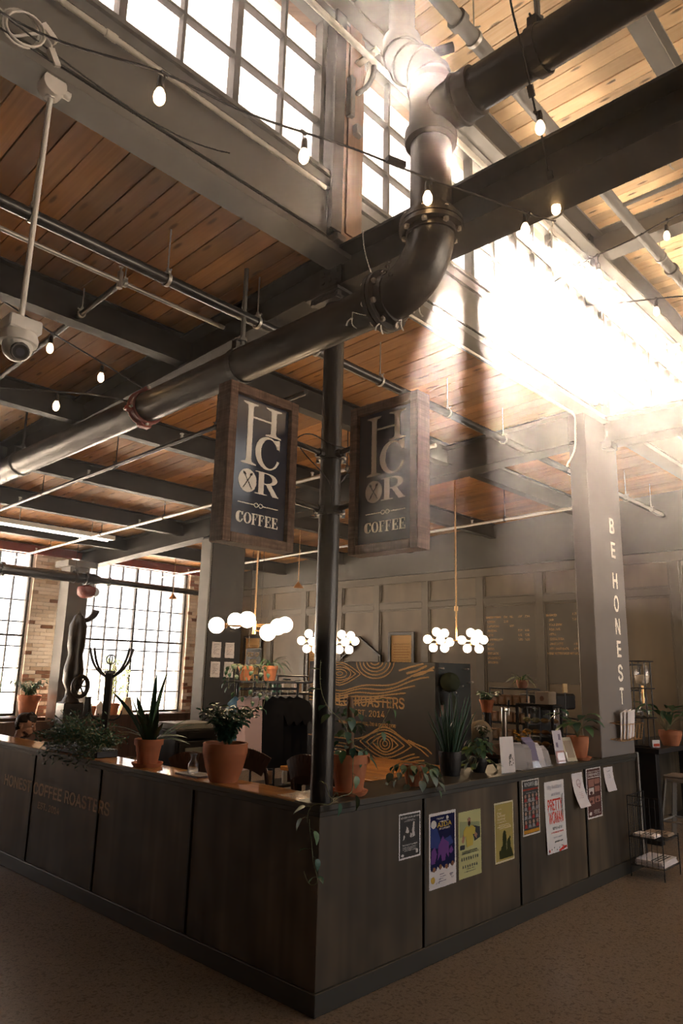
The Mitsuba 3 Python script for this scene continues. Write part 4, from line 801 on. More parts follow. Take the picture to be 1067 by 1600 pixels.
# snake plant
def snake(t, c, blades, W, L, mats, seed):
    r_ = random.Random(seed)
    for i in range(blades):
        a = 2 * math.pi * i / blades + r_.uniform(-0.4, 0.4); out = i / blades
        pit = 1.5 - 0.75 * out * r_.uniform(0.6, 1.2); l = L * r_.uniform(0.6, 1.05) * (1 - 0.25 * out)
        b = np.array([c[0] + math.cos(a) * 0.04 * (0.3 + out), c[1] + math.sin(a) * 0.04 * (0.3 + out), c[2] - 0.02])
        put(t, 'leaf', aim(leaf(l, W * r_.uniform(0.8, 1.15), r_.uniform(-0.15, 0.3) + 0.5 * out, 0.35, 9, 'blade', r_.uniform(-0.8, 0.8)), b, a, pit, r_.uniform(-0.4, 0.4)), r_.choice(mats), smooth=True)
k = thing('potted_snake_plant', 'snake plant with tall pointed blades in a clay pot and saucer on the ledge', 'potted plant')
zt = pot(k, (0.105, 1.94, 1.05), 0.108, 0.185, saucer=0.115)
snake(k, (0.105, 1.94, zt), 14, 0.048, 0.54, ['leaf_deep', 'leaf_mid', 'leaf_blue'], 3)
for a, l, p in ((-0.75, 0.32, 0.12), (-0.4, 0.30, 0.25), (2.4, 0.34, 0.5), (2.2, 0.26, 0.4), (-1.0, 0.26, 0.35)):
    put(k, 'leaf', aim(leaf(l, 0.05, 0.75, 0.3, 9, 'lance', 0.4), (0.105, 1.94, zt), a, p + 0.25), 'leaf_grey', smooth=True)

# planter shrub
k = thing('planter_bush', 'low dark green bush spilling over the ledge at the left', 'bush')
put(k, 'trough', rbx(0.02, 0.21, 2.55, 3.45, 1.05, 1.11, 0.006), 'plastic_black')
r_ = random.Random(17); lsA, lsB, st = [], [], []
for i in range(170):
    y = r_.uniform(2.42, 3.55); top = 0.25 - 0.20 * ((y - 2.95) / 0.75) ** 2 + (0.06 if 3.0 < y < 3.2 else 0)
    b = np.array([r_.uniform(0.03, 0.2), np.clip(y, 2.55, 3.4), 1.10])
    e = np.array([0.11 + r_.uniform(-0.2, 0.17), y + r_.uniform(-0.08, 0.08), 1.08 + max(0.04, top) * r_.uniform(0.35, 1.1)])
    if r_.random() < 0.22: e[0] = r_.uniform(-0.12, -0.05); e[2] = 1.05 - r_.uniform(-0.12, 0.09)
    P = spline([b, (b + e) / 2 + [0, 0, 0.05], e], 8); st.append(tube(P, 0.0018, 4, False))
    for j in range(13):
        p = P[r_.randint(2, 7)] + np.array([r_.uniform(-1, 1), r_.uniform(-1, 1), r_.uniform(-1, 1)]) * 0.022
        (lsA if r_.random() < 0.6 else lsB).append(aim(leaf(r_.uniform(0.02, 0.036), 0.018, 0.5, 0.2, 4, 'oval'), p, r_.uniform(0, 6.3), r_.uniform(-0.8, 0.9), r_.uniform(-1, 1)))
put(k, 'stems', cat(st), 'stem'); put(k, 'foliage', cat(lsA), 'leaf_blue', kind='stuff'); put(k, 'foliage', cat(lsB), 'leaf_deep', kind='stuff')

# small trailing plant hanging over the right-hand top
k = thing('potted_hoya', 'small clay pot with grey leaves hanging over the counter edge', 'potted plant')
zt = pot(k, (0.985, 0.10, 1.05), 0.078, 0.135, saucer=0.0)
r_ = random.Random(9)
for i in range(9):
    a = 2.4 + 4.4 * i / 8 if i < 6 else r_.uniform(-1.4, 0.2)
    e = (0.985 + math.cos(a) * 0.13, 0.10 + math.sin(a) * 0.15, 1.05 + r_.uniform(-0.04, 0.09))
    m_ = (0.985 + math.cos(a) * 0.10, 0.10 + math.sin(a) * 0.10, zt + 0.02)
    vine(k, [(0.985, 0.10, zt), m_, e], [(f, a + s * 0.9, -0.9 + 0.5 * r_.random(), r_.uniform(0.05, 0.075)) for f, s in ((0.45, 1), (0.62, -1), (0.8, 1), (0.98, 0))], mats=('leaf_grey', 'leaf_blue', 'leaf_pale', 'leaf_grey'), stem=0.002)
# tall cylinder-leaf snake plant in a black pot
k = thing('potted_spear_plant', 'tall dark spear leaved plant in a black pot in front of the cap board', 'potted plant')
zt = pot(k, (1.60, 0.235, 1.05), 0.085, 0.17, rim=False, mat='plastic_black', r0=0.07)
r_ = random.Random(31)
for i in range(42):
    a = r_.uniform(0, 6.28); q = r_.uniform(0.1, 1) ; b = np.array([1.60 + math.cos(a) * 0.05 * q, 0.235 + math.sin(a) * 0.05 * q, zt - 0.02]); l = r_.uniform(0.24, 0.46)
    e = b + np.array([math.cos(a) * 0.16 * q, math.sin(a) * 0.16 * q, l])
    put(k, 'leaf', tube(spline([b, (b * 0.6 + e * 0.4) + [0, 0, 0.03], e], 8), np.array([0.007, 0.008, 0.008, 0.0075, 0.007, 0.006, 0.004, 0.001]), 6), r_.choice(['leaf_deep', 'leaf_blue']), smooth=True)
for (x, y, z) in ((1.45, 0.13, 1.40), (1.63, 0.02, 1.38), (1.52, 0.06, 1.27), (1.585, 0.0, 1.13)):
    put(k, 'flower', aim(leaf(0.05, 0.02, 0.2, 0.3, 5, 'lance'), (x, y, z), -0.8, 1.2), 'paper_white', smooth=True)
# leafy pothos cushion
k = thing('potted_pothos', 'bushy light green pothos on the counter left of the upright white card', 'potted plant')
zt = pot(k, (1.93, 0.20, 1.05), 0.07, 0.11, rim=False, mat='plastic_black')
r_ = random.Random(12)
for i in range(70):
    a = r_.uniform(0, 6.28); rr = r_.uniform(0.03, 0.15); s = r_.uniform(0.045, 0.075); z = zt + 0.17 * (1 - (rr / 0.17) ** 2) * r_.uniform(0.4, 1) - (0.07 if rr > 0.12 else 0)
    b = np.array([1.93 + rr * math.cos(a), 0.19 + 0.85 * rr * math.sin(a), z])
    lf = put(k, 'leaf', aim(leaf(s, s * 0.72, 0.6, 0.15), b, a, r_.uniform(-0.8, 0.2), r_.uniform(-0.4, 0.4)), r_.choice(['leaf_mid', 'leaf_lime', 'leaf_blue', 'leaf_mid']), smooth=True)
    put(lf, 'leaf_stalk', tube([(1.93, 0.2, zt), b * 0.5 + np.array([1.93, 0.2, zt + 0.06]) * 0.5, b], 0.0015, 4), 'stem')
# peace lily by the lettered column
def broad(t, c, n, h, spread, L, W, mats, seed):
    r_ = random.Random(seed)
    for i in range(n):
        a = 2 * math.pi * i / n + r_.uniform(-0.3, 0.3); q = r_.uniform(0.4, 1)
        p = np.array([c[0] + math.cos(a) * spread * q * 0.5, c[1] + math.sin(a) * spread * q * 0.5, c[2] + h * r_.uniform(0.45, 1)])
        lf = put(t, 'leaf', aim(leaf(L * r_.uniform(0.75, 1.1), W, r_.uniform(0.8, 1.5), 0.22, 9, 'lance'), p, a, r_.uniform(0.2, 0.9)), r_.choice(mats), smooth=True)
        put(lf, 'leaf_stalk', tube(spline([c, (c + p) / 2 + [0, 0, 0.02], p], 8), 0.0025, 5), 'stem')
k = thing('potted_peace_lily', 'dark leaved plant in a small clay pot on a saucer beside the lettered column', 'potted plant')
zt = pot(k, (3.42, 0.10, 1.05), 0.098, 0.19, rim=False, saucer=0.115, r0=0.07)
broad(k, np.array([3.42, 0.10, zt]), 17, 0.22, 0.22, 0.2, 0.075, ['leaf_deep', 'leaf_blue', 'leaf_mid'], 6)
# ledge plants by the big windows
k = thing('potted_fern', 'feathery plant in a big clay pot on the window ledge before the brick pier', 'potted plant')
zt = pot(k, (2.88, 10.38, 0.82), 0.20, 0.40)
leafy_stems(k, (2.88, 10.38, zt), 18, 0.34, 0.30, 0.10, 0.03, ['leaf_deep', 'leaf_mid'], 4, 14, droop=0.9)
k = thing('window_tree', 'airy light green potted tree glowing against the big window', 'potted plant')
zt = pot(k, (4.62, 10.45, 0.82), 0.13, 0.22)
put(k, 'trunk', tube(spline([(4.62, 10.45, zt), (4.64, 10.45, zt + 0.3), (4.60, 10.45, zt + 0.75)], 10), np.linspace(0.018, 0.006, 10), 8), 'twig', smooth=True)
r_ = random.Random(3); ls, st = [], []
for i in range(60):
    z = zt + r_.uniform(0.25, 0.95); a = r_.uniform(0, 6.28); rr = 0.40 * math.sqrt(max(0.05, 1 - ((z - zt - 0.55) / 0.5) ** 2)) * r_.uniform(0.5, 1)
    e = np.array([4.61 + rr * math.cos(a), 10.45 + 0.6 * rr * math.sin(a), z]); st.append(tube([(4.61, 10.45, z - 0.15), e], 0.003, 4))
    for j in range(14):
        p = e * (1 - 0.5 * j / 14) + np.array([4.61, 10.45, z - 0.15]) * 0.5 * j / 14 + np.array([r_.uniform(-1, 1) for _ in range(3)]) * 0.04
        ls.append(aim(leaf(r_.uniform(0.04, 0.065), 0.03, 0.5, 0.2, 4, 'oval'), p, r_.uniform(0, 6.3), r_.uniform(-0.7, 0.7)))
put(k, 'twigs', cat(st), 'twig'); 
scene['leaf_glow'] = {'type': 'principledthin', 'base_color': rgb((0.42, 0.50, 0.26)), 'roughness': 0.5, 'diff_trans': 1.1}
put(k, 'foliage', cat(ls), 'leaf_glow', kind='stuff')
for i, (x, r, h, m, lab) in enumerate(((3.72, 0.12, 0.2, 'terracotta', 'small clay pot of upright leaves on the ledge behind the coat rack'), (4.12, 0.10, 0.18, 'terracotta', 'small orange pot on the window ledge right of the coat rack'))):
    k = thing('potted_plant', lab, 'potted plant'); zt = pot(k, (x, 10.4, 0.82), r, h, rim=False, mat=m)
    snake(k, (x, 10.4, zt), 7, 0.04, 0.16, ['leaf_mid', 'leaf_lime'], 40 + i)
# plants on the clothes rack, shelves and the right-hand table
def spider(t, c, n, L, W, mats, seed, lift=1.0):
    r_ = random.Random(seed)
    for i in range(n):
        a = 2 * math.pi * i / n + r_.uniform(-0.2, 0.2)
        put(t, 'leaf', aim(leaf(L * r_.uniform(0.6, 1.1), W, r_.uniform(1.3, 2.3), 0.3, 9, 'lance'), c, a, r_.uniform(0.6, 1.25) * lift), r_.choice(mats), smooth=True)

# ------------------------------------------------------------------ lamps: globe chandeliers
def arm(p, q, r=0.007): return cyl(p, q, r, 8)
def globe(t, c, r, hub):
    g = glow(t, 'globe', ball(c, r, 2), (0.17, 0.12, 0.072)); c, hub = np.asarray(c), np.asarray(hub)
    d = (hub - c) / np.linalg.norm(hub - c)
    put(g, 'cup', cyl(c + d * r * 0.93, c + d * r * 1.25, r * 0.3, 12), 'brass', smooth=40)
k = thing('chandelier', 'brass chandelier of six large white globes left of the round post', 'chandelier')
cx, cy, cz = 1.22, 2.11, 2.16
put(k, 'stem', cat([cyl((cx, cy, cz - 0.06), (cx, cy, ZL(cy)), 0.009, 10), cyl((cx, cy, cz - 0.07), (cx, cy, cz + 0.05), 0.018, 10), cyl((cx, cy, ZL(cy) - 0.03), (cx, cy, ZL(cy)), 0.06, 16)]), 'brass', smooth=40)
for a, rr, dz in ((2.45, 0.34, 0.0), (1.6, 0.27, 0.06), (3.6, 0.16, 0.05), (4.6, 0.22, -0.06), (-0.95, 0.22, 0.0), (-0.35, 0.30, 0.03)):
    g = np.array([cx + rr * math.cos(a), cy + rr * math.sin(a), cz + dz])
    put(k, 'arm', arm((cx, cy, cz + dz * 0.6), g), 'brass', smooth=40); globe(k, g, 0.074, (cx, cy, cz + dz * 0.6))
def cluster(label, c, seed):
    k = thing('chandelier', label, 'chandelier'); c = np.asarray(c, float)
    put(k, 'stem', cat([cyl(c, (c[0], c[1], ZL(c[1])), 0.011, 10), cyl(c + [0, 0, 0.38], c + [0, 0, 0.44], 0.026, 12), cyl((c[0], c[1], ZL(c[1]) - 0.03), (c[0], c[1], ZL(c[1])), 0.06, 16)]), 'brass', smooth=40)
    U = np.array([0.685, -0.728, 0]); N = np.array([0.707, 0.672, 0])
    put(k, 'bar', cat([cyl(c - U * 0.27, c + U * 0.27, 0.01, 10)]), 'brass', smooth=40)
    for side in (-1, 1):
        h = c + U * 0.22 * side
        for u, n, z in ((-0.15, 0.02, 0.01), (-0.05, -0.08, 0.10), (0.075, 0.07, 0.095), (-0.075, 0.05, -0.095), (0.055, -0.07, -0.10), (0.135, 0.03, 0.02 * side), (0.0, -0.1, 0.0)):
            g = h + U * u + N * n + [0, 0, z]
            put(k, 'arm', arm(h, g, 0.005), 'brass'); globe(k, g, 0.056, h)
cluster('brass chandelier with two clusters of small globes before the menu wall', (4.79, 2.34, 2.20), 1)
cluster('brass chandelier with two globe clusters half hidden by the round post', (3.96, 3.83, 2.16), 2)
def glow_dome(label, x, y, zb, r):
    k = thing('pendant_lamp', label, 'lamp'); zt = ZL(y)
    put(k, 'cord', cyl((x, y, zb + 0.06), (x, y, zt), 0.006, 8), 'brass'); put(k, 'shade', lathe([(0.015, 0.10), (0.03, 0.07), (r, 0.0), (r * 0.96, 0.0), (0.02, 0.065)], (x, y, zb), 20), 'brass', smooth=40)
glow_dome('small brass funnel lamp before the upper wall girder', 5.3, 5.9, 3.15, 0.09)
glow_dome('small brass funnel lamp hanging in front of the big window', 5.0, 9.2, 3.1, 0.09)
# fluorescent strip under the deck at the left
k = thing('strip_light', 'long pale strip light under the deck before the left window', 'lamp')
put(k, 'tray', rbx(-0.6, 3.0, 8.02, 8.16, 3.86, 3.93, 0.004), 'white_paint'); put(k, 'hanger', cat([cyl((x, 8.09, 3.92), (x, 8.09, ZL(8.09)), 0.006, 6) for x in (0.2, 1.4, 2.6)]), 'galvanized')
glow(k, 'tube', cyl((-0.5, 8.09, 3.84), (2.9, 8.09, 3.84), 0.016, 10), (0.10, 0.09, 0.077))

# ------------------------------------------------------------------ the back wall: menus, frames, arrow
def menu(label, y0, rows, w):
    t = thing('menu_board', label, 'menu')
    put(t, 'board', rbx(WX + 0.0, WX + 0.012, y0 - w, y0 + 0.04, 1.66, 2.94, 0.003), col((0.06, 0.05, 0.036), 0.5))
    for s, u, z, ww in rows:
        put(t, 'lettering', onto(text(s, 0.034, ww, 0.001, center=False), (WX - 0.0015, y0 - u, z), (0, -1, 0), (0, 0, 1)), 'gold_paint')
def z_(i): return 2.74 - 0.077 * i
L = [('ESPRESSO DRINKS', 0, z_(0), 0.30), ('12oz', 0.36, z_(0), 0.07), ('16oz', 0.47, z_(0), 0.07), ('HOT', 0.64, z_(0), 0.07), ('ICED', 0.76, z_(0), 0.09)]
for i, (s, w) in enumerate((('CORTADO', 0.16), ('CAPPUCCINO', 0.23), ('AMERICANO', 0.19), ('LATTE', 0.11), ('FLAVOURED LATTE', 0.30), ('DECAF', 0.12), ('MOCHA', 0.13), ('CHAI LATTE', 0.21), ('MACCHIATO', 0.24), ('AFFOGATO', 0.20))):
    L.append((s, 0.03, z_(i + 1), w))
L += [('3.50', 0.36, z_(1), 0.08), ('4.00', 0.47, z_(2), 0.08)] + [(p, u, z_(i), 0.075) for i, a, b in ((3, '3.75', '4.25'), (4, '4.75', '5.25'), (5, '5.00', '5.50')) for p, u in ((a, 0.63), (b, 0.76))]
menu('menu of tan lettering on the dark wall, right of the globe cluster lamp', 3.84, L, 0.95)
L = [('BEVERAGES', 0.0, z_(0), 0.19), ('6.25', 0.46, z_(0) + 0.01, 0.065), ('DRIP', 0.05, z_(1), 0.08), ('3.25', 0.46, z_(1), 0.065)]
for i, (s, w) in enumerate((('COLD BREW', 0.22), ('POUR OVER', 0.19), ('KETTLE', 0.11), ('COFFEE SODA', 0.25), ('CHAI LATTE', 0.23), ('HOT CHOCOLATE', 0.32), ('PLEASE ASK FOR DAIRY FREE MILK', 0.56))): L.append((s, 0.05 if i < 6 else 0.0, z_(i + 2), w))
L += [('4.50', 0.46, z_(6), 0.07), ('4.75', 0.46, z_(7), 0.07)]
menu('menu of tan lettering beside the lettered column', 2.69, L, 0.62)
for y0, y1, lab in ((6.02, 5.39, 'black framed tan print right of the roof shaped line art'), (8.30, 7.75, 'tan print on the wall just left of the round post'), (10.45, 9.80, 'pale print on the wall behind the PICK-UP HERE board')):
    t = thing('framed_print', lab, 'picture')
    for a, b, c, d in ((y1, y1 + 0.06, 1.5, 2.54), (y0 - 0.06, y0, 1.5, 2.54), (y1 + 0.06, y0 - 0.06, 1.5, 1.56), (y1 + 0.06, y0 - 0.06, 2.48, 2.54)):
        put(t, 'frame', rbx(WX - 0.05, WX - 0.01, a, b, c, d, 0.004), 'black_steel')
    put(t, 'print', bx(WX - 0.02, WX - 0.012, y1 + 0.05, y0 - 0.05, 1.55, 2.49), col((0.42, 0.27, 0.13)))
    put(t, 'ink', cat([bx(WX - 0.021, WX - 0.02, y1 + 0.11 + 0.02 * (i % 3), y0 - 0.11 - 0.015 * (i % 2), 2.30 - 0.05 * i, 2.325 - 0.05 * i) for i in range(12)]), col((0.30, 0.18, 0.08)))
t = thing('wall_line_art', 'thick black house roof outline on the wall above the H.C. ROASTERS board', 'wall art')
for p, q in (((WX - 0.03, 6.80, 2.47), (WX - 0.03, 6.22, 2.09)), ((WX - 0.03, 6.22, 2.11), (WX - 0.03, 6.20, 1.6)), ((WX - 0.03, 6.80, 2.47), (WX - 0.03, 7.05, 2.31)), ((WX - 0.03, 6.83, 2.33), (WX - 0.03, 7.26, 2.04))):
    put(t, 'stroke', sweepbar(p, q, 0.03, 0.05, (1, 0, 0)), 'plastic_black')
t = thing('pick_up_sign', 'dark hanging board lettered PICK-UP HERE', 'sign')
put(t, 'board', rbx(2.50, 2.515, 3.50, 3.78, 1.80, 2.02, 0.003), 'divider_paint'); put(t, 'cord', cat([cyl((2.508, y, 2.02), (2.508, y, ZL(y)), 0.003, 6) for y in (3.54, 3.74)]), 'black_steel')
for s, z, w in (('PICK-UP', 1.92, 0.21), ('HERE', 1.84, 0.13)): put(t, 'lettering', onto(text(s, 0.05, w, 0.001), (2.499, 3.64, z), (0, -1, 0), (0, 0, 1)), col((0.62, 0.48, 0.30)))

# ------------------------------------------------------------------ the H.C. ROASTERS board wall and the table before it
k = thing('divider_wall', 'black board wall with gold wood grain lines reading H.C. ROASTERS', 'partition')
put(k, 'front_board', rbx(2.82, 2.88, 1.25, 3.02, 0.0, 1.885, 0.004), 'divider_paint')
put(k, 'side_board', rbx(2.88, 3.44, 1.25, 1.31, 0.0, 1.885, 0.004), 'divider_side')
put(k, 'back', bx(2.88, 3.42, 1.31, 3.0, 0.0, 1.80), 'plastic_black')
A = lambda poly, part, lab=None: put(k, part, onto(plate(poly, 0.002), (2.8195, 3.0, 0), (0, -1, 0), (0, 0, 1)), 'gold_paint', label=lab)
W_ = 1.74
board = sbox(0.0, 0.0, W_, 1.88)
def ln(pts, w=0.009): return LineString(pts).buffer(w, 4)
xs = np.linspace(-0.1, 1.9, 70)
low, up = [], []
cu, cv = 1.12, 1.072
for i in range(3): low.append(ell(cu, cv, 0.03 + 0.035 * i, 0.025 + 0.028 * i).exterior.buffer(0.006))
for i, (a, b) in enumerate(((0.17, 0.08), (0.25, 0.105), (0.34, 0.135))):
    low.append(ln([(cu + u, cv + b * max(0.0, 1 - abs(u / a) ** 1.6)) for u in np.linspace(-a, a, 30)], 0.007)); low.append(ln([(cu + u, cv - b * max(0.0, 1 - abs(u / a) ** 1.6)) for u in np.linspace(-a, a, 30)], 0.007))
for i in range(4):
    low.append(ln([(x, cv - 0.02 * (x - cu) - (0.05 + 0.035 * i) - 0.12 * math.exp(-((x - cu) / 0.28) ** 2) + 0.08 * max(0, x - 1.35)) for x in xs if 0.35 < x < 1.5 + 0.06 * i], 0.007))
low.append(ln([(x, cv + 0.01 + 0.15 * math.exp(-((x - cu) / 0.24) ** 2)) for x in xs if x < 1.5], 0.007))
low += [ln([(1.42, 1.13), (1.52, 1.10), (1.64, 1.07), (1.70, 1.03)], 0.007), ln([(1.45, 1.10), (1.56, 1.06), (1.66, 1.0)], 0.007)]
A(union_all(low).intersection(board), 'grain_lines', 'gold wood grain lines around a knot')
cu, cv = 0.46, 1.755; k2u = 0.97
for i in range(3): up.append(ell(cu, cv, 0.05 + 0.06 * i, 0.02 + 0.025 * i).exterior.buffer(0.0055))
for a, b in ((0.24, 0.10), (0.31, 0.125)):
    for s in (1, -1): up.append(ln([(cu + u, cv + s * b * max(0.0, 1 - abs(u / a) ** 1.5)) for u in np.linspace(-a, a, 30)], 0.006))
for i in range(5): up.append(ln([(k2u + (0.06 + 0.05 * i) * math.cos(t_), 1.885 - (0.03 + 0.035 * i) * math.sin(t_)) for t_ in np.linspace(0, math.pi, 24)], 0.007))
for i in range(6):
    y0 = 1.63 - 0.032 * i
    up.append(ln([(x, y0 - 0.05 * math.exp(-((x - cu) / 0.22) ** 2) + (0.20 - 0.018 * i) / (1 + math.exp(-(x - 1.42 - 0.03 * i) / 0.15)) + 0.010 * math.sin(x * 9 + i)) for x in xs if x < 1.73 - 0.11 * i + (0.06 if i == 1 else 0)], 0.0075))
up += [ln([(1.30, 1.80), (1.45, 1.84), (1.60, 1.87)], 0.009), ln([(1.40, 1.775), (1.52, 1.80), (1.64, 1.85)], 0.011), ln([(1.48, 1.75), (1.6, 1.775), (1.735, 1.84)], 0.011)]
A(union_all(up).intersection(board), 'grain_lines', 'gold wood grain lines sweeping along the top')
for s, u, z, h, w in (('H.C. ROASTERS', 0.885, 1.425, 0.105, 0.97), ('EST. 2014', 0.90, 1.325, 0.062, 0.42), ('whatever you are, be a good one', 0.86, 1.235, 0.042, 0.80)):
    put(k, 'lettering', onto(text(s, h, w, 0.002), (2.8195, 3.0 - u, z), (0, -1, 0), (0, 0, 1)), 'gold_paint')
for x, z in ((2.87, 1.83), (3.30, 1.83), (3.12, 1.70), (2.93, 1.62), (3.20, 1.66), (3.38, 1.70), (3.08, 1.60)): put(k, 'peg', cat([cyl((x, 1.19, z), (x, 1.25, z), 0.006, 8), ball((x, 1.19, z), 0.012, 1)]), 'chrome', smooth=True)
for i, (x, z, c, lab) in enumerate(((2.95, 1.70, (0.05, 0.06, 0.04), 'olive cap hanging on the peg board'), (2.92, 1.44, (0.55, 0.42, 0.38), 'small pale tag hanging below the olive cap'))):
    t = thing('cap' if not i else 'hanging_tag', lab, 'cap' if not i else 'tag')
    if not i:
        put(t, 'crown', cat([aim(ball((0, 0, 0), 0.10, 2, 0.95), (x, 1.17, z), 0, 0)]), col(c), smooth=True); put(t, 'visor', aim(leaf(0.2, 0.17, 0.5, 0.1, 7, 'oval'), (x - 0.02, 1.14, z - 0.08), -1.2, -1.2), col(c), smooth=True)
    else: put(t, 'card', rbx(x - 0.035, x + 0.03, 1.235, 1.248, z - 0.07, z + 0.04, 0.003), col(c)); put(t, 'loop', ring((x, 1.24, z + 0.06), (0, 1, 0), 0.02, 0.003, 14, 5), 'black_steel')
k = thing('wooden_table', 'long orange wooden table in front of the gold lined board', 'table')
for i in range(8): put(k, 'plank', rbx(1.55 + 0.157 * i, 1.705 + 0.157 * i, 0.95, 2.05, 0.90, 0.935, 0.003), 'table_wood')
put(k, 'apron', cat([bx(1.6, 2.75, 1.0, 1.03, 0.8, 0.9), bx(1.6, 2.75, 1.97, 2.0, 0.8, 0.9), bx(1.6, 1.63, 1.0, 2.0, 0.8, 0.9)]), 'dark_wood')
for x in (1.66, 2.72):
    for y in (1.06, 1.94): put(k, 'leg', rbx(x - 0.035, x + 0.035, y - 0.035, y + 0.035, 0, 0.9, 0.004), 'dark_wood')

# ------------------------------------------------------------------ seats
def chair(label, x, y, rot, seat=0.62, back=1.10, group=None, arms=False, name='dining_chair'):
    t = thing(name, label, 'chair', group)
    c, s = math.cos(rot), math.sin(rot); M = np.array([[c, -s, 0, x], [s, c, 0, y], [0, 0, 1, 0], [0, 0, 0, 1]])
    def p(part, m, mat='dark_wood', sm=False): m = m.copy(); m.apply_transform(M); put(t, part, m, mat, smooth=sm)
    p('seat', rbx(-0.21, 0.21, -0.21, 0.21, seat - 0.035, seat, 0.012))
    for a in (-1, 1):
        p('leg', cyl((0.18, a * 0.18, seat - 0.03), (0.21, a * 0.2, 0), 0.018, 10, 0.014), sm=40)
        p('leg', cyl((-0.18, a * 0.18, seat - 0.03), (-0.22, a * 0.2, 0), 0.018, 10, 0.014), sm=40)
        p('back_post', tube(spline([(-0.19, a * 0.18, seat - 0.02), (-0.22, a * 0.185, (seat + back) / 2), (-0.27, a * 0.17, back - 0.02)], 10), 0.014, 8), sm=True)
        if arms: p('arm_rest', tube(spline([(-0.235, a * 0.185, seat + 0.2), (-0.05, a * 0.24, seat + 0.215), (0.15, a * 0.23, seat + 0.20), (0.19, a * 0.21, seat + 0.12), (0.18, a * 0.19, seat)], 16), 0.016, 8), sm=True)
    p('stretcher', cat([cyl((0.19, -0.18, 0.22), (0.19, 0.18, 0.22), 0.011, 8), cyl((-0.2, -0.18, 0.22), (-0.2, 0.18, 0.22), 0.011, 8), cyl((-0.2, 0.19, 0.18), (0.2, 0.19, 0.18), 0.011, 8), cyl((-0.2, -0.19, 0.18), (0.2, -0.19, 0.18), 0.011, 8)]), sm=40)
    P = spline([(-0.265, -0.19, back - 0.05), (-0.30, 0, back + 0.01), (-0.265, 0.19, back - 0.05)], 12)
    p('back_rest', cat([sweepbar(P[i], P[i + 1], 0.02, 0.15) for i in range(11)]))
    return t
chair('dark wooden stool chair at the table, seen just right of the largest pot', 0.98, 1.62, 0.3)
chair('dark wooden stool chair at the table, close beside the round post', 1.20, 1.08, 0.1, back=1.08)
chair('dark wooden stool chair at the table, partly behind the largest pot', 0.75, 2.05, 0.5, back=1.05)
chair('dark armchair with a shining arm rest right of the bush', 1.12, 3.62, 2.2, 0.46, 0.92, arms=True)
chair('dark armchair with a shining arm rest right of the snake plant', 0.80, 2.75, 2.0, 0.46, 0.90, arms=True)
k = thing('metal_stool', 'bare metal stool standing by the dark table at the right edge', 'stool')
c = np.array([5.85, 0.02])
put(k, 'seat', cat([rbx(c[0] - 0.17, c[0] + 0.17, c[1] - 0.17, c[1] + 0.17, 0.70, 0.725, 0.01), rbx(c[0] - 0.165, c[0] + 0.165, c[1] - 0.165, c[1] + 0.165, 0.655, 0.70, 0.008)]), col((0.34, 0.30, 0.26), 0.35))
for a in (-1, 1):
    for b in (-1, 1): put(k, 'leg', sweepbar((c[0] + a * 0.15, c[1] + b * 0.15, 0.68), (c[0] + a * 0.23, c[1] + b * 0.23, 0.0), 0.05, 0.018), col((0.26, 0.24, 0.21), 0.35))
put(k, 'foot_rail', cat([cyl((c[0] - 0.2, c[1] + s * 0.2, 0.24), (c[0] + 0.2, c[1] + s * 0.2, 0.24), 0.011, 8) for s in (-1, 1)] + [cyl((c[0] + s * 0.2, c[1] - 0.2, 0.24), (c[0] + s * 0.2, c[1] + 0.2, 0.24), 0.011, 8) for s in (-1, 1)]), col((0.34, 0.32, 0.29), 0.35), smooth=40)

# ------------------------------------------------------------------ right edge: dark table and what stands on it
k = thing('bar_table', 'black bar height table at the right edge behind the metal corner', 'table')
put(k, 'top', rbx(5.45, 7.6, 0.12, 0.85, 0.96, 1.02, 0.006), 'black_steel')
for x in (5.55, 7.5): put(k, 'leg_panel', rbx(x - 0.05, x + 0.05, 0.18, 0.8, 0, 0.96, 0.006), 'black_steel')
put(k, 'modesty_board', bx(5.55, 7.5, 0.6, 0.63, 0.1, 0.96), 'counter_steel')
k = thing('potted_palm_lily', 'broad leaved plant in a clay pot at the right edge of the black table', 'potted plant')
zt = pot(k, (6.05, 0.20, 1.02), 0.13, 0.17, rim=False); broad(k, np.array([6.03, 0.24, zt]), 17, 0.30, 0.42, 0.40, 0.10, ['leaf_deep', 'leaf_blue', 'leaf_mid'], 8)
k = thing('cold_brew_tower', 'tall glass and steel cold brew tower on the dark shelf right of the column', 'coffee brewer')
bxx, byy = 5.66, 0.34
put(k, 'column', cat([cyl((bxx + a, byy + b, 1.02), (bxx + a, byy + b, 1.98), 0.008, 8) for a in (-0.09, 0.09) for b in (-0.07, 0.07)] + [rbx(bxx - 0.12, bxx + 0.12, byy - 0.1, byy + 0.1, z, z + 0.015, 0.004) for z in (1.02, 1.33, 1.66, 1.97)]), 'black_steel')
put(k, 'water_globe', lathe([(0.01, 0), (0.075, 0.03), (0.085, 0.12), (0.085, 0.21), (0.05, 0.25)], (bxx, byy, 1.70), 20), 'acrylic', smooth=True)
put(k, 'water', lathe([(0.0, 0.005), (0.07, 0.03), (0.078, 0.12), (0.0, 0.125)], (bxx, byy, 1.70), 20), col((0.62, 0.55, 0.45), 0.2), smooth=True)
put(k, 'tap', cat([cyl((bxx, byy, 1.50), (bxx, byy, 1.70), 0.014, 10), cyl((bxx - 0.04, byy, 1.62), (bxx + 0.04, byy, 1.62), 0.008, 8)]), 'brass', smooth=40)
put(k, 'carafe', lathe([(0.0, 0), (0.07, 0.005), (0.075, 0.08), (0.03, 0.15), (0.028, 0.22), (0.04, 0.24)], (bxx, byy, 1.345), 20), 'acrylic', smooth=True)
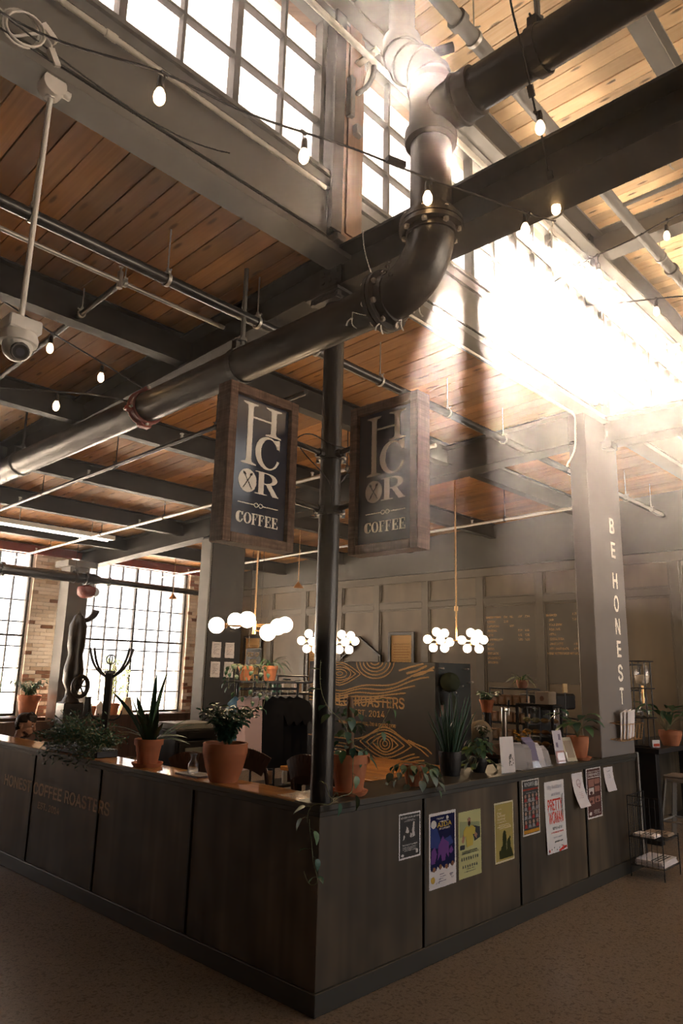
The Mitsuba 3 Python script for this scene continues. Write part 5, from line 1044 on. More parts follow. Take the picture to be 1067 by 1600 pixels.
t = thing('table_card', 'small white and red card on the black table right of the lettered column', 'card'); put(t, 'card', sweepbar((5.58, 0.24, 1.06), (5.69, 0.20, 1.06), 0.012, 0.08), 'paper_white'); put(t, 'band', sweepbar((5.59, 0.228, 1.045), (5.68, 0.196, 1.045), 0.006, 0.03), col((0.5, 0.08, 0.05)))
k = thing('spiky_wall_shelf', 'black wire shelf frame around the cold brew tower', 'shelf')
put(k, 'frame', cat([cyl((x, y, 1.02), (x, y, 1.97), 0.01, 8) for x in (5.52, 6.5) for y in (0.68, 0.82)]), 'black_steel')
for z in (1.30, 1.62, 1.94): put(k, 'shelf', rbx(5.5, 6.52, 0.66, 0.84, z, z + 0.018, 0.003), 'black_steel')

# ------------------------------------------------------------------ behind the counter: bar, pastry case, shelf of bags
k = thing('bar_counter', 'dark service bar behind the pastry case', 'counter')
put(k, 'body', rbx(3.95, 5.40, 0.62, 1.65, 0.0, 0.96, 0.004), 'plastic_black'); put(k, 'top', rbx(3.55, 5.42, 0.60, 1.68, 0.96, 1.0, 0.005), 'dark_wood')
k = thing('pastry_case', 'glass fronted pastry case with a black frame on the service bar', 'display case')
x0, x1, y0, y1, z0, z1 = 4.05, 4.27, 0.66, 1.09, 1.0, 1.49
put(k, 'base', rbx(x0, x1, y0, y1, z0, z0 + 0.06, 0.004), 'black_steel'); put(k, 'lid', rbx(x0, x1, y0, y1, z1 - 0.03, z1, 0.004), 'black_steel')
for x in (x0, x1 - 0.025):
    for y in (y0, y1 - 0.025): put(k, 'post', bx(x, x + 0.025, y, y + 0.025, z0 + 0.06, z1 - 0.03), 'black_steel')
put(k, 'glass', (np.array([[x0 + 0.005, y0, z0 + 0.06], [x0 + 0.005, y1, z0 + 0.06], [x0 + 0.005, y1, z1 - 0.03], [x0 + 0.005, y0, z1 - 0.03], [x0, y0 + 0.005, z0 + 0.06], [x1, y0 + 0.005, z0 + 0.06], [x1, y0 + 0.005, z1 - 0.03], [x0, y0 + 0.005, z1 - 0.03]]), np.array([[0, 1, 2, 3], [4, 5, 6, 7]])), 'acrylic')
r_ = random.Random(2)
for z in (1.17, 1.29, 1.38): put(k, 'shelf', bx(x0 + 0.02, x1 - 0.02, y0 + 0.02, y1 - 0.02, z, z + 0.006), 'acrylic')
for i, z in enumerate((1.06, 1.176, 1.296)):
    for j in range(4):
        t = thing('pastry', '%s pastry on the %s shelf of the glass case' % (('first', 'second', 'third', 'fourth')[j], ('bottom', 'middle', 'top')[i]), 'pastry', 'pastries in the glass case'); y = 0.71 + 0.105 * j
        put(t, None, cat([ball((x0 + 0.12, y, z + 0.026), 0.042, 2, 0.6), ball((x0 + 0.17, y + 0.01, z + 0.022), 0.034, 2, 0.6)]), col(r_.choice([(0.36, 0.22, 0.09), (0.42, 0.30, 0.15), (0.24, 0.13, 0.06), (0.34, 0.33, 0.18)])), smooth=True)
t = thing('retail_box', 'white box with a dark drawing on top of the pastry case', 'box'); put(t, 'carton', rbx(4.06, 4.22, 0.70, 0.86, 1.49, 1.62, 0.003), col((0.62, 0.57, 0.50))); put(t, 'drawing', cat([onto(plate(E_(0.5, 0.5, 0.2, 0.28), 0.001), (4.0585, 0.84, 1.5), (0, -0.12, 0), (0, 0, 0.1))]), col((0.35, 0.22, 0.17)))
k = thing('retail_shelf', 'black shelf of tan coffee bags left of the pastry case', 'shelf')
x0, x1, y0, y1 = 4.55, 4.63, 1.15, 1.65
for z in (1.05, 1.24, 1.43, 1.62): put(k, 'shelf_board', rbx(4.42, 4.72, y0, y1, z, z + 0.02, 0.003), 'black_steel')
for x in (4.43, 4.71):
    for y in (y0 + 0.01, y1 - 0.01): put(k, 'post', cyl((x, y, 1.0), (x, y, 1.64), 0.009, 8), 'black_steel')
for i, z in enumerate((1.07, 1.26, 1.45)):
    for j in range(5):
        t = thing('coffee_bag', '%s tan coffee bag on the %s board of the black shelf' % (('leftmost', 'second', 'middle', 'fourth', 'rightmost')[j], ('lowest', 'middle', 'upper')[i]), 'bag', 'coffee bags on the black shelf'); y = 1.59 - 0.095 * j
        put(t, 'pouch', rbx(4.44, 4.51, y - 0.042, y + 0.042, z, z + 0.11, 0.006), col((0.48, 0.34, 0.24))); put(t, 'mark', bx(4.438, 4.44, y - 0.022, y + 0.022, z + 0.03, z + 0.085), col((0.62, 0.52, 0.43)))
k = thing('spider_plant', 'spider plant spilling over the top of the coffee bag shelf', 'potted plant')
zt = pot(k, (4.55, 1.28, 1.64), 0.07, 0.09, rim=False, mat='brick_4'); spider(k, (4.55, 1.28, zt), 34, 0.24, 0.014, ['leaf_mid', 'leaf_light', 'leaf_pale'], 5)
k = thing('potted_pothos', 'small clay pot of pale leaves left of the coffee bag shelf', 'potted plant')
put(k, 'stand', cyl((4.3, 1.60, 1.0), (4.3, 1.60, 1.36), 0.05, 14), 'black_steel', smooth=40)
zt = pot(k, (4.3, 1.60, 1.36), 0.085, 0.14)
leafy_stems(k, (4.3, 1.60, zt), 9, 0.12, 0.16, 0.08, 0.055, ['leaf_pale', 'leaf_grey'], 9, 6, 'oval')
k = thing('beer_tap', 'chrome tap tower before the coffee bag shelf', 'tap'); put(k, 'tower', cat([cyl((3.75, 1.05, 1.0), (3.75, 1.05, 1.45), 0.03, 16), cyl((3.75, 1.05, 1.42), (3.70, 0.97, 1.43), 0.016, 10), cyl((3.70, 0.97, 1.38), (3.70, 0.97, 1.45), 0.012, 10)]), 'chrome', smooth=40); put(k, 'handle', cat([cyl((3.70, 0.97, 1.45), (3.695, 0.96, 1.53), 0.011, 10)]), 'plastic_black', smooth=40)
k = thing('dried_flowers', 'bunch of dried orange flowers in a glass behind the white card', 'flowers')
put(k, 'vase', lathe([(0, 0), (0.035, 0), (0.04, 0.08), (0.03, 0.12)], (3.35, 0.62, 1.0), 14), 'acrylic', smooth=True); r_ = random.Random(7); hs, st = [], []
for i in range(26):
    e = np.array([3.35 + r_.uniform(-0.1, 0.1), 0.62 + r_.uniform(-0.09, 0.09), 1.0 + r_.uniform(0.18, 0.27)]); st.append(cyl((3.35, 0.62, 1.03), e, 0.0018, 4)); hs.append(ball(e, r_.uniform(0.01, 0.018), 1, 0.7))
put(k, 'stalks', cat(st), 'stem'); put(k, 'flower_heads', cat(hs), col((0.42, 0.22, 0.05)), smooth=True, kind='stuff'); put(k, 'stand', cyl((3.35, 0.62, 0.0), (3.35, 0.62, 1.0), 0.09, 16), 'plastic_black', smooth=40)
k = thing('tote_bag', 'round patterned bag leaning behind the spear leaved plant', 'bag'); put(k, None, aim(ball((0, 0, 0), 0.13, 3, 1.15), (3.72, 1.32, 1.16), 0, 0), proc_mat if False else col((0.42, 0.36, 0.27)), smooth=True)
k = thing('small_planter', 'small dark pot of fern on the bar end behind the spear leaved plant', 'potted plant'); zt = pot(k, (3.60, 1.22, 1.0), 0.065, 0.15, rim=False, mat='divider_side', r0=0.055); leafy_stems(k, (3.60, 1.22, zt), 9, 0.14, 0.09, 0.04, 0.014, ['leaf_mid', 'leaf_deep'], 3, 9)
for i, (x, y) in enumerate(((3.98, 1.58), (4.06, 1.50))):
    t = thing('thin_bottle', ('left' if not i else 'right') + ' one of two thin pale bottles under the potted pale leaves', 'bottle'); put(t, None, lathe([(0, 0), (0.024, 0), (0.024, 0.2), (0.011, 0.26), (0.011, 0.34), (0.014, 0.345), (0, 0.345)], (x, y, 1.0), 14), col((0.50, 0.40, 0.26), 0.3), smooth=40)
t = thing('espresso_machine', 'black espresso machine behind the plant beside the lettered column', 'coffee machine')
put(t, 'body', cat([rbx(4.75, 5.35, 1.0, 1.45, 1.0, 1.12, 0.02), rbx(4.8, 5.3, 1.2, 1.45, 1.12, 1.5, 0.02), rbx(4.75, 5.35, 1.02, 1.45, 1.40, 1.58, 0.02)]), 'plastic_black'); put(t, 'group_head', cat([cyl((x, 1.1, 1.30), (x, 1.1, 1.40), 0.035, 14) for x in (4.9, 5.2)] + [cyl((x, 1.1, 1.31), (x, 0.92, 1.29), 0.012, 8) for x in (4.9, 5.2)]), 'chrome', smooth=40); put(t, 'steam_wand', tube(spline([(4.78, 1.0, 1.42), (4.76, 0.95, 1.3), (4.75, 0.92, 1.12)], 10), 0.006, 6), 'chrome', smooth=True)
t = thing('white_bottle', 'white dispenser bottle standing left of the lettered column', 'bottle'); put(t, 'body', lathe([(0, 0), (0.032, 0), (0.034, 0.2), (0.015, 0.24), (0.014, 0.27), (0, 0.27)], (4.78, 0.96, 1.16), 16), 'plastic_white', smooth=40); put(t, 'stand', cyl((4.78, 0.96, 1.0), (4.78, 0.96, 1.16), 0.04, 14), 'black_steel', smooth=40)
t = thing('wall_tag', 'small tan square sign on a stick left of the lettered column', 'sign'); put(t, 'tag', rbx(4.86, 4.96, 0.93, 0.945, 1.60, 1.70, 0.003), col((0.50, 0.36, 0.2))); put(t, 'stick', cyl((4.91, 0.94, 1.0), (4.91, 0.94, 1.6), 0.006, 6), 'black_steel')

# ------------------------------------------------------------------ paper racks standing on the right-hand top
def lean(t, part, x, y, w, h, tilt, yaw, mat, thick=0.003, dz=0.0, zz=1.05):
    """An upright sheet on the counter: tilted back about its foot, turned by yaw; w along its width."""
    m = rbx(-w / 2, w / 2, -thick / 2, thick / 2, 0, h, min(0.001, thick / 3))
    R = trimesh.transformations.euler_matrix(-tilt, 0, yaw, 'sxyz'); R[:3, 3] = (x, y, zz + dz); m.apply_transform(R); put(t, part, m, mat); return R
t = thing('counter_card', 'tall upright white card with a black pattern on the counter', 'card')
R_ = lean(t, 'sheet', 2.08, 0.03, 0.175, 0.265, 0.06, -0.1, 'paper_white'); r_ = random.Random(4)
m = cat([bx(0.015 + 0.012 * i, 0.025 + 0.012 * i, -0.003, -0.002, 0.05 + 0.012 * j, 0.06 + 0.012 * j) for i in range(5) for j in range(7) if r_.random() < 0.45]); m.apply_transform(R_); put(t, 'pattern', m, col((0.1, 0.1, 0.1)))
R2 = lean(t, 'clear_stand', 2.08, 0.05, 0.18, 0.10, 0.06, -0.1, 'acrylic', 0.002)
for i, (x, lab, c, h) in enumerate(((2.30, 'clear rack of leaflets just right of the tall white card', (0.55, 0.54, 0.56), 0.17), (2.40, 'second clear rack of narrow leaflets from the tall white card', (0.60, 0.58, 0.60), 0.15), (2.54, 'clear rack holding a leaflet with a blue top', (0.30, 0.28, 0.42), 0.20), (2.62, 'clear rack holding a broad white leaflet', (0.72, 0.70, 0.74), 0.15), (2.74, 'clear rack of small grey leaflets, left of the pink and blue card', (0.46, 0.44, 0.45), 0.12))):
    t = thing('leaflet_rack', lab, 'brochure holder'); w = (0.10, 0.10, 0.11, 0.13, 0.10)[i]
    for j in range(4): lean(t, 'leaflet', x + 0.006 * j, 0.05 + 0.012 * j, w, h + 0.012 * j, 0.30, -0.75 if i < 2 else -0.25, col(tuple(min(0.8, q * (1 - 0.10 * ((j + i) % 3))) for q in c)), 0.004, 0.004)
    lean(t, 'holder', x - 0.004, 0.035, w + 0.01, 0.06, 0.25, -0.75 if i < 2 else -0.25, 'acrylic', 0.003); lean(t, 'holder_back', x + 0.02, 0.11, w + 0.01, 0.10, 0.30, -0.75 if i < 2 else -0.25, 'acrylic', 0.003); put(t, 'base', rbx(x - w / 2, x + w / 2, 0.02, 0.13, 1.05, 1.056, 0.002), 'acrylic')
t = thing('leaflet_rack', 'narrow card with a blue upper and pink lower part in a clear stand', 'brochure holder')
R_ = lean(t, 'card', 3.03, 0.07, 0.13, 0.27, 0.16, -0.15, col((0.62, 0.60, 0.68)), 0.004)
for s, c in ((bx(-0.062, 0.062, -0.0035, -0.0022, 0.005, 0.10), (0.58, 0.36, 0.34)), (cat([bx(-0.04, -0.01, -0.0035, -0.0022, 0.13, 0.17), bx(0.01, 0.04, -0.0035, -0.0022, 0.19, 0.24)]), (0.25, 0.22, 0.30))): s.apply_transform(R_); put(t, 'print', s, col(c))
lean(t, 'holder', 3.03, 0.05, 0.14, 0.09, 0.14, -0.15, 'acrylic', 0.003)
t = thing('picture_card', 'cream bordered card leaning beside the peace lily pot', 'card'); R_ = lean(t, 'card', 3.24, 0.07, 0.14, 0.21, 0.35, -0.2, col((0.66, 0.60, 0.46)), 0.006)
m = bx(-0.05, 0.05, -0.0045, -0.0032, 0.03, 0.18); m.apply_transform(R_); put(t, 'picture', m, col((0.45, 0.36, 0.27)))
# wire leaflet holder on the lettered column
k = thing('wire_holder', 'brass coloured wire basket of white leaflets on the lettered column', 'brochure holder')
ws = []
for z, o in ((1.21, 0.0), (1.36, 0.02)): ws.append(tube([(3.90, -0.005, z), (3.90, -0.11 - o, z - 0.01), (4.38 + o, -0.11 - o, z - 0.01), (4.38 + o, -0.005, z), (3.90, -0.005, z)], 0.0035, 6))
for x in np.linspace(3.90, 4.38, 7): ws.append(tube([(x, -0.11, 1.20), (x + 0.01 * (x - 4.1), -0.13, 1.35)], 0.003, 6)); ws.append(tube([(x, -0.005, 1.21), (x, -0.11, 1.20)], 0.003, 6))
put(k, 'wires', cat(ws), 'brass', smooth=True)
for j in range(3):
    m = rbx(-0.085, 0.085, -0.004, 0.004, 0, 0.26, 0.002); Rm = trimesh.transformations.euler_matrix(0.0, 0.16 + 0.05 * j, 0.05, 'sxyz') @ trimesh.transformations.euler_matrix(0.14, 0, 0); Rm = trimesh.transformations.euler_matrix(0.12, -0.2 + 0.04 * j, 0.0, 'sxyz'); Rm[:3, 3] = (4.14 + 0.03 * j, -0.035 - 0.02 * j, 1.215); m.apply_transform(Rm); put(k, 'leaflet', m, 'paper_white')
# newspaper rack on the floor
k = thing('newspaper_rack', 'black wire newspaper rack on the floor at the end of the counter', 'rack')
x0, x1, y0, y1 = 4.06, 4.46, -0.36, -0.06; wires = []
for x in (x0, x1):
    for y in (y0, y1): put(k, 'leg', cyl((x, y, 0.0), (x, y, 0.70 if x == x0 or y == y1 else 0.36), 0.005, 8), 'black_steel')
for z in (0.70, 0.62): wires += [cyl((x0, y0, z), (x0, y1, z), 0.004, 6), cyl((x0, y1, z), (x1, y1, z), 0.004, 6)]
for i in range(1, 6): wires.append(cyl((x0, y0 + (y1 - y0) * i / 6, 0.10), (x0, y0 + (y1 - y0) * i / 6, 0.70), 0.0028, 6))
for i in range(1, 9): wires.append(cyl((x0 + (x1 - x0) * i / 9, y1, 0.10), (x0 + (x1 - x0) * i / 9, y1, 0.70), 0.0028, 6))
for z in (0.10, 0.34): wires += [cyl((x0, y0, z), (x1, y0, z), 0.004, 6), cyl((x0, y1, z), (x1, y1, z), 0.004, 6), cyl((x0, y0, z), (x0, y1, z), 0.004, 6), cyl((x1, y0, z), (x1, y1, z), 0.004, 6)] + [cyl((x0 + (x1 - x0) * i / 8, y0, z), (x0 + (x1 - x0) * i / 8, y1, z), 0.0025, 6) for i in range(1, 8)]
put(k, 'wire_grid', cat(wires), 'black_steel')
for i, (xa, xb, ya, yb, z, n, lab) in enumerate(((x0 + 0.02, x1 - 0.01, y0 + 0.01, y1 - 0.03, 0.105, 4, 'stack of newspapers on the bottom shelf of the wire rack'), (x0 + 0.03, x0 + 0.2, y0 + 0.08, y1 - 0.02, 0.345, 2, 'pale magazine on the upper shelf of the wire rack, nearer the counter'), (x0 + 0.21, x1 - 0.02, y0 + 0.02, y1 - 0.06, 0.345, 2, 'dark magazine on the upper shelf of the wire rack, outer one'))):
    t = thing('newspaper' if not i else 'magazine', lab, 'newspaper' if not i else 'magazine')
    for j in range(n): put(t, 'section', rbx(xa + 0.006 * (j % 2), xb - 0.008 * (j % 3), ya + 0.004 * j, yb, z + 0.012 * j, z + 0.011 + 0.012 * j, 0.003), 'paper_white' if i < 2 else col((0.40, 0.33, 0.26)))
    put(t, 'headline', cat([bx(xa + 0.02, xb - 0.04, ya + 0.05 + 0.03 * q, ya + 0.065 + 0.03 * q, z + 0.012 * n - 0.0008, z + 0.012 * n + 0.0004) for q in range(3)]), col((0.1, 0.1, 0.1)))

# ------------------------------------------------------------------ clothes rack, shelves and left background
k = thing('clothes_rack', 'black pipe clothes rack with a shelf on top behind the largest pot', 'rack')
x0, x1, y0 = 1.22, 1.97, 2.3
for x in (x0, x1):
    put(k, 'upright', cat([cyl((x, y0, 0.05), (x, y0, 1.66), 0.013, 10), cyl((x, y0 - 0.22, 0.03), (x, y0 + 0.22, 0.03), 0.013, 10)]), 'black_steel', smooth=40)
put(k, 'rail', cyl((x0, y0, 1.60), (x1, y0, 1.60), 0.012, 10), 'black_steel', smooth=40); put(k, 'shelf', rbx(x0 - 0.08, x1 + 0.06, y0 - 0.14, y0 + 0.14, 1.655, 1.675, 0.003), 'black_steel'); put(k, 'low_rail', cyl((x0, y0, 0.3), (x1, y0, 0.3), 0.012, 10), 'black_steel', smooth=40)
def shirt(label, x, c, w=0.50, h=0.64, yaw=0.9, grp=None):
    t = thing('tshirt', label, 'shirt', grp)
    P = Polygon([(-0.09, 0), (-0.05, -0.03), (0.05, -0.03), (0.09, 0), (0.21, -0.05), (0.31, -0.22), (0.245, -0.27), (0.20, -0.17), (0.205, -h), (-0.205, -h), (-0.20, -0.17), (-0.245, -0.27), (-0.31, -0.22), (-0.21, -0.05)])
    m = plate(affinity.scale(P, w / 0.5, 1, origin=(0, 0)), 0.05)
    m = m.subdivide().subdivide(); v = m.vertices; v[:, 2] = (v[:, 2] - 0.025) * (0.5 + 0.9 * np.clip(-v[:, 1] / h, 0, 1)) + 0.012 * np.sin(v[:, 0] * 28 + x * 40) * np.clip(-v[:, 1] / h, 0, 1); m.vertices = v
    put(t, 'body', onto(m, (x, y0, 1.535), (math.cos(yaw), math.sin(yaw), 0), (0, 0, 1)), col(c), smooth=30)
    put(t, 'hanger', cat([tube([(x, y0, 1.535), (x, y0, 1.60), (x + 0.01, y0 + 0.012, 1.62), (x, y0 + 0.024, 1.60)], 0.003, 6), onto(plate(LineString([(-0.2, -0.05), (0, 0.0), (0.2, -0.05)]).buffer(0.006), 0.008), (x, y0, 1.53), (math.cos(yaw), math.sin(yaw), 0), (0, 0, 1))]), 'galvanized')
    return t
shirt('blue shirt at the far left of the clothes rack', 1.25, (0.08, 0.16, 0.24), yaw=0.45); shirt('pale pink shirt second on the clothes rack', 1.36, (0.62, 0.46, 0.43), yaw=0.2)
shirt('rosy shirt behind the black shirts on the rack', 1.45, (0.50, 0.36, 0.33), yaw=0.1)
for i, x in enumerate((1.53, 1.63, 1.74, 1.84)):
    shirt(('black shirt facing out in the middle of the rack', 'second black shirt on the rack', 'third black shirt on the rack', 'black shirt with a small white print at the right end of the rack')[i], x, (0.012, 0.012, 0.013), yaw=-0.55 - 0.05 * i)
t = [q for q in labels if q.startswith('tshirt') and '__' not in q][-1]
put(t, 'print', onto(cat([text('HCOR', 0.02, 0.06, 0.002), bx(-0.03, 0.03, -0.012, -0.008, 0, 0.002)]), (1.86, 2.255, 1.33), (math.cos(-0.7), math.sin(-0.7), 0), (0, 0, 1)), 'paper_white')
k = thing('spider_plant', 'spider plant in a small clay pot on top of the clothes rack', 'potted plant'); zt = pot(k, (1.60, 2.3, 1.675), 0.075, 0.14); spider(k, (1.60, 2.3, zt), 36, 0.30, 0.012, ['leaf_deep', 'leaf_mid', 'leaf_grey'], 15)
k = thing('potted_ivy', 'dark ivy tumbling from a pot at the left end of the clothes rack', 'potted plant'); zt = pot(k, (1.30, 2.3, 1.675), 0.07, 0.13); r_ = random.Random(19)
for i in range(7):
    a = 2.6 + i * 0.45; vine(k, [(1.30, 2.3, zt), (1.30 + 0.12 * math.cos(a), 2.3 + 0.12 * math.sin(a), zt + 0.03), (1.30 + 0.17 * math.cos(a), 2.3 + 0.17 * math.sin(a), zt - 0.15 - 0.04 * i)], [(f, a + s, -0.8, 0.05) for f, s in ((0.35, 1), (0.55, -1), (0.7, 1), (0.85, -1), (0.98, 0))], mats=('leaf_deep', 'leaf_blue'), rng=r_)
k = thing('jar_shelf', 'open black shelf of jars and boxes between the clothes rack and the round post', 'shelf')
x0, x1, ya, yb = 2.55, 3.35, 3.25, 3.65
for x in (x0, x1):
    for y in (ya, yb): put(k, 'post', cyl((x, y, 0), (x, y, 1.72), 0.012, 8), 'black_steel')
for z in (0.5, 0.85, 1.2, 1.5): put(k, 'shelf_board', rbx(x0 - 0.02, x1 + 0.02, ya - 0.02, yb + 0.02, z, z + 0.025, 0.003), 'table_wood' if z == 1.2 else 'black_steel')
put(k, 'top_rail', cat([cyl((x0, y, 1.71), (x1, y, 1.71), 0.008, 8) for y in (ya, yb)]), 'black_steel'); r_ = random.Random(23)
for i in range(14):
    z = (0.525, 0.875, 1.225, 1.525)[i % 4]; x = x0 + 0.08 + 0.2 * (i // 4) + r_.uniform(-0.03, 0.03); y = ya + 0.08 + r_.uniform(0, 0.1); h = r_.uniform(0.1, 0.17); rr = r_.uniform(0.04, 0.06)
    c = r_.choice([(0.45, 0.33, 0.24), (0.5, 0.46, 0.4), (0.06, 0.055, 0.05), (0.05, 0.14, 0.10), (0.25, 0.15, 0.09)])
    t = thing('jar', '%s jar from the left on the %s board of the open jar shelf' % (('first', 'second', 'third', 'fourth')[i // 4], ('lowest', 'second', 'third', 'top')[i % 4]), 'jar', 'jars on the open shelf')
    put(t, 'body', lathe([(0, 0), (rr, 0), (rr, h * 0.8), (rr * 0.8, h * 0.88), (0, h * 0.88)], (x, y, z), 16), col(c, 0.35), smooth=40); put(t, 'lid', lathe([(0, h), (rr * 0.84, h), (rr * 0.84, h * 0.88), (0, h * 0.88)], (x, y, z), 16), 'black_steel', smooth=40)
# low things on the wooden table
for i, (x, y, c) in enumerate(((1.75, 1.90, (0.55, 0.40, 0.33)), (1.72, 1.70, (0.45, 0.30, 0.2)))):
    t = thing('table_box', ('pale' if not i else 'brown') + ' small box on the wooden table behind the chairs', 'box'); put(t, 'carton', rbx(x - 0.07, x + 0.07, y - 0.06, y + 0.06, 0.935, 1.02, 0.003), col(c)); put(t, 'flap', bx(x - 0.01, x + 0.01, y - 0.06, y + 0.06, 1.02, 1.022), col((0.3, 0.2, 0.14)))

k = thing('coat_rack', 'black metal coat rack standing before the bright window', 'coat rack')
cx, cy = 0.70, 3.68; U = np.array([0.685, -0.728, 0]); N = np.array([0.728, 0.685, 0]); B = np.array([cx, cy, 0])
put(k, 'pole', cat([sweepbar(B, B + [0, 0, 1.72], 0.06, 0.06, (0.728, 0.685, 0)), rbx(cx - 0.04, cx + 0.04, cy - 0.04, cy + 0.04, 1.70, 1.73, 0.004)]), 'black_steel')
for s in (-1, 1):
    for n in (-1, 1):
        D = U * s * 0.92 + N * n * 0.3
        put(k, 'upper_hook', tube(spline([B + [0, 0, 1.66], B + D * 0.08 + [0, 0, 1.70], B + D * 0.16 + [0, 0, 1.79], B + D * 0.21 + [0, 0, 1.93], B + D * 0.215 + [0, 0, 1.95]], 16), 0.011, 8), 'black_steel', smooth=True)
    put(k, 'lower_hook', tube(spline([B + [0, 0, 1.30], B + U * s * 0.07 + [0, 0, 1.26], B + U * s * 0.13 + [0, 0, 1.29], B + U * s * 0.15 + [0, 0, 1.35]], 14), 0.009, 8), 'black_steel', smooth=True)
    put(k, 'foot', tube(spline([B + [0, 0, 0.22], B + U * s * 0.15 + [0, 0, 0.12], B + U * s * 0.28 + [0, 0, 0.012]], 12), 0.012, 8), 'black_steel', smooth=True)
    put(k, 'foot', tube(spline([B + [0, 0, 0.22], B + N * s * 0.15 + [0, 0, 0.12], B + N * s * 0.28 + [0, 0, 0.012]], 12), 0.012, 8), 'black_steel', smooth=True)
put(k, 'finial', cat([ring(B + [0, 0, 1.84], N, 0.045, 0.005, 24, 6), ring(B + [0, 0, 1.84], N * 0.5 + U * 0.8, 0.045, 0.005, 24, 6), cyl(B + [0, 0, 1.72], B + [0, 0, 1.80], 0.008, 8)]), 'black_steel', smooth=True)
k = thing('waste_cabinet', 'black waste cabinet with a grey tray top left of the dark boxed column', 'cabinet')
put(k, 'body', rbx(1.0, 1.48, 2.9, 3.3, 0.0, 1.20, 0.008), 'plastic_black'); put(k, 'door', rbx(1.03, 1.45, 2.885, 2.90, 0.1, 1.1, 0.004), col((0.025, 0.024, 0.022), 0.4)); put(k, 'opening', rbx(1.12, 1.36, 2.88, 2.886, 1.12, 1.18, 0.002), 'plastic_black'); put(k, 'tray', rbx(1.02, 1.46, 2.94, 3.26, 1.20, 1.26, 0.006), col((0.20, 0.20, 0.18), 0.35)); put(k, 'label_plate', rbx(1.10, 1.36, 2.878, 2.886, 0.86, 1.04, 0.002), col((0.26, 0.26, 0.22)))
k = thing('coffee_mill', 'old black iron coffee mill with a flywheel before the brick pier', 'coffee mill')
mx, my = 3.06, 9.10
put(k, 'body', cat([rbx(mx - 0.2, mx + 0.16, my - 0.16, my + 0.16, 0.0, 1.15, 0.02), lathe([(0.16, 1.15), (0.11, 1.25), (0.10, 1.35), (0.17, 1.5), (0.17, 1.7), (0.12, 1.95), (0.15, 2.1), (0.15, 2.45), (0.08, 2.62), (0.05, 2.65), (0, 2.72)], (mx - 0.02, my, 0), 20)]), 'cast_iron', smooth=35)
put(k, 'flywheel', cat([ring((mx + 0.02, my - 0.22, 1.42), (0.3, -1, 0), 0.17, 0.035, 28, 10)] + [cyl((mx + 0.02, my - 0.22, 1.42), (mx + 0.02 + 0.16 * math.cos(a), my - 0.22 + 0.05 * math.cos(a), 1.42 + 0.16 * math.sin(a)), 0.014, 8) for a in np.arange(6) * math.pi / 3]), 'cast_iron', smooth=40); put(k, 'spout', tube(spline([(mx + 0.1, my, 2.55), (mx + 0.2, my - 0.05, 2.62), (mx + 0.24, my - 0.08, 2.74)], 8), np.linspace(0.04, 0.07, 8), 10), 'cast_iron', smooth=True)
# low things on the window ledge
for name, lab, prof, at_, m in (('canister', 'pale metal canister on the window ledge left of the coat rack', [(0, 0), (0.15, 0), (0.155, 0.42), (0.12, 0.46), (0, 0.47)], (3.86, 10.42, 0.82), 'white_paint'), ('dark_jar', 'dark jar on the window ledge behind the coat rack pole', [(0, 0), (0.10, 0), (0.12, 0.15), (0.09, 0.3), (0.1, 0.36), (0, 0.36)], (3.98, 10.25 + 0.1, 0.82), 'plastic_black')):
    t = thing(name, lab, name.split('_')[-1]); put(t, 'body', lathe(prof, at_, 22), m, smooth=40); put(t, 'base', lathe([(0.03, 0.001), (prof[1][0] * 1.03, 0.001), (prof[1][0] * 1.03, 0.02), (0.03, 0.02)], at_, 22), m, smooth=40)
t = thing('paper_house', 'small white paper house on the window ledge', 'ornament'); put(t, 'body', bx(4.27, 4.42, 10.45, 10.6, 0.82, 0.98), 'paper_white'); put(t, 'roof', onto(plate(Polygon([(-0.1, 0), (0.1, 0), (0, 0.12)]), 0.17), (4.345, 10.61, 0.98), (1, 0, 0), (0, 0, 1)), 'paper_white')
t = thing('tent_card', 'large cream tent card on the window ledge', 'card'); put(t, None, onto(plate(Polygon([(-0.15, 0), (0.15, 0), (0.07, 0.34), (-0.03, 0.34)]), 0.12), (4.95, 10.6, 0.82), (1, 0, 0), (0, 0, 1)), col((0.62, 0.52, 0.40)))
k = thing('low_bench', 'dark bench seat running below the big windows', 'bench'); put(k, 'seat', rbx(0.8, 3.4, 9.2, 9.75, 0.42, 0.48, 0.01), 'dark_wood'); put(k, 'back', rbx(0.8, 3.4, 9.75, 9.85, 0.0, 0.80, 0.01), 'dark_wood'); put(k, 'front', bx(0.85, 3.35, 9.25, 9.28, 0, 0.42), 'dark_wood')

# carafe and board, ledge
t = thing('serving_board', 'small wooden board under the glass carafe on the ledge', 'board'); put(t, None, sweepbar((0.11, 1.47, 1.056), (0.11, 1.20, 1.056), 0.15, 0.012), 'dark_wood')
t = thing('glass_carafe', 'small glass carafe of water on the wooden board', 'carafe'); C_ = (0.11, 1.365, 1.0625)
put(t, 'glass', lathe([(0, 0), (0.034, 0), (0.037, 0.006), (0.037, 0.058), (0.019, 0.088), (0.017, 0.105), (0.028, 0.128), (0.0262, 0.128), (0.0155, 0.104), (0.0175, 0.086), (0.035, 0.057), (0.035, 0.008), (0, 0.006)], C_, 28), 'clear_glass', smooth=True)

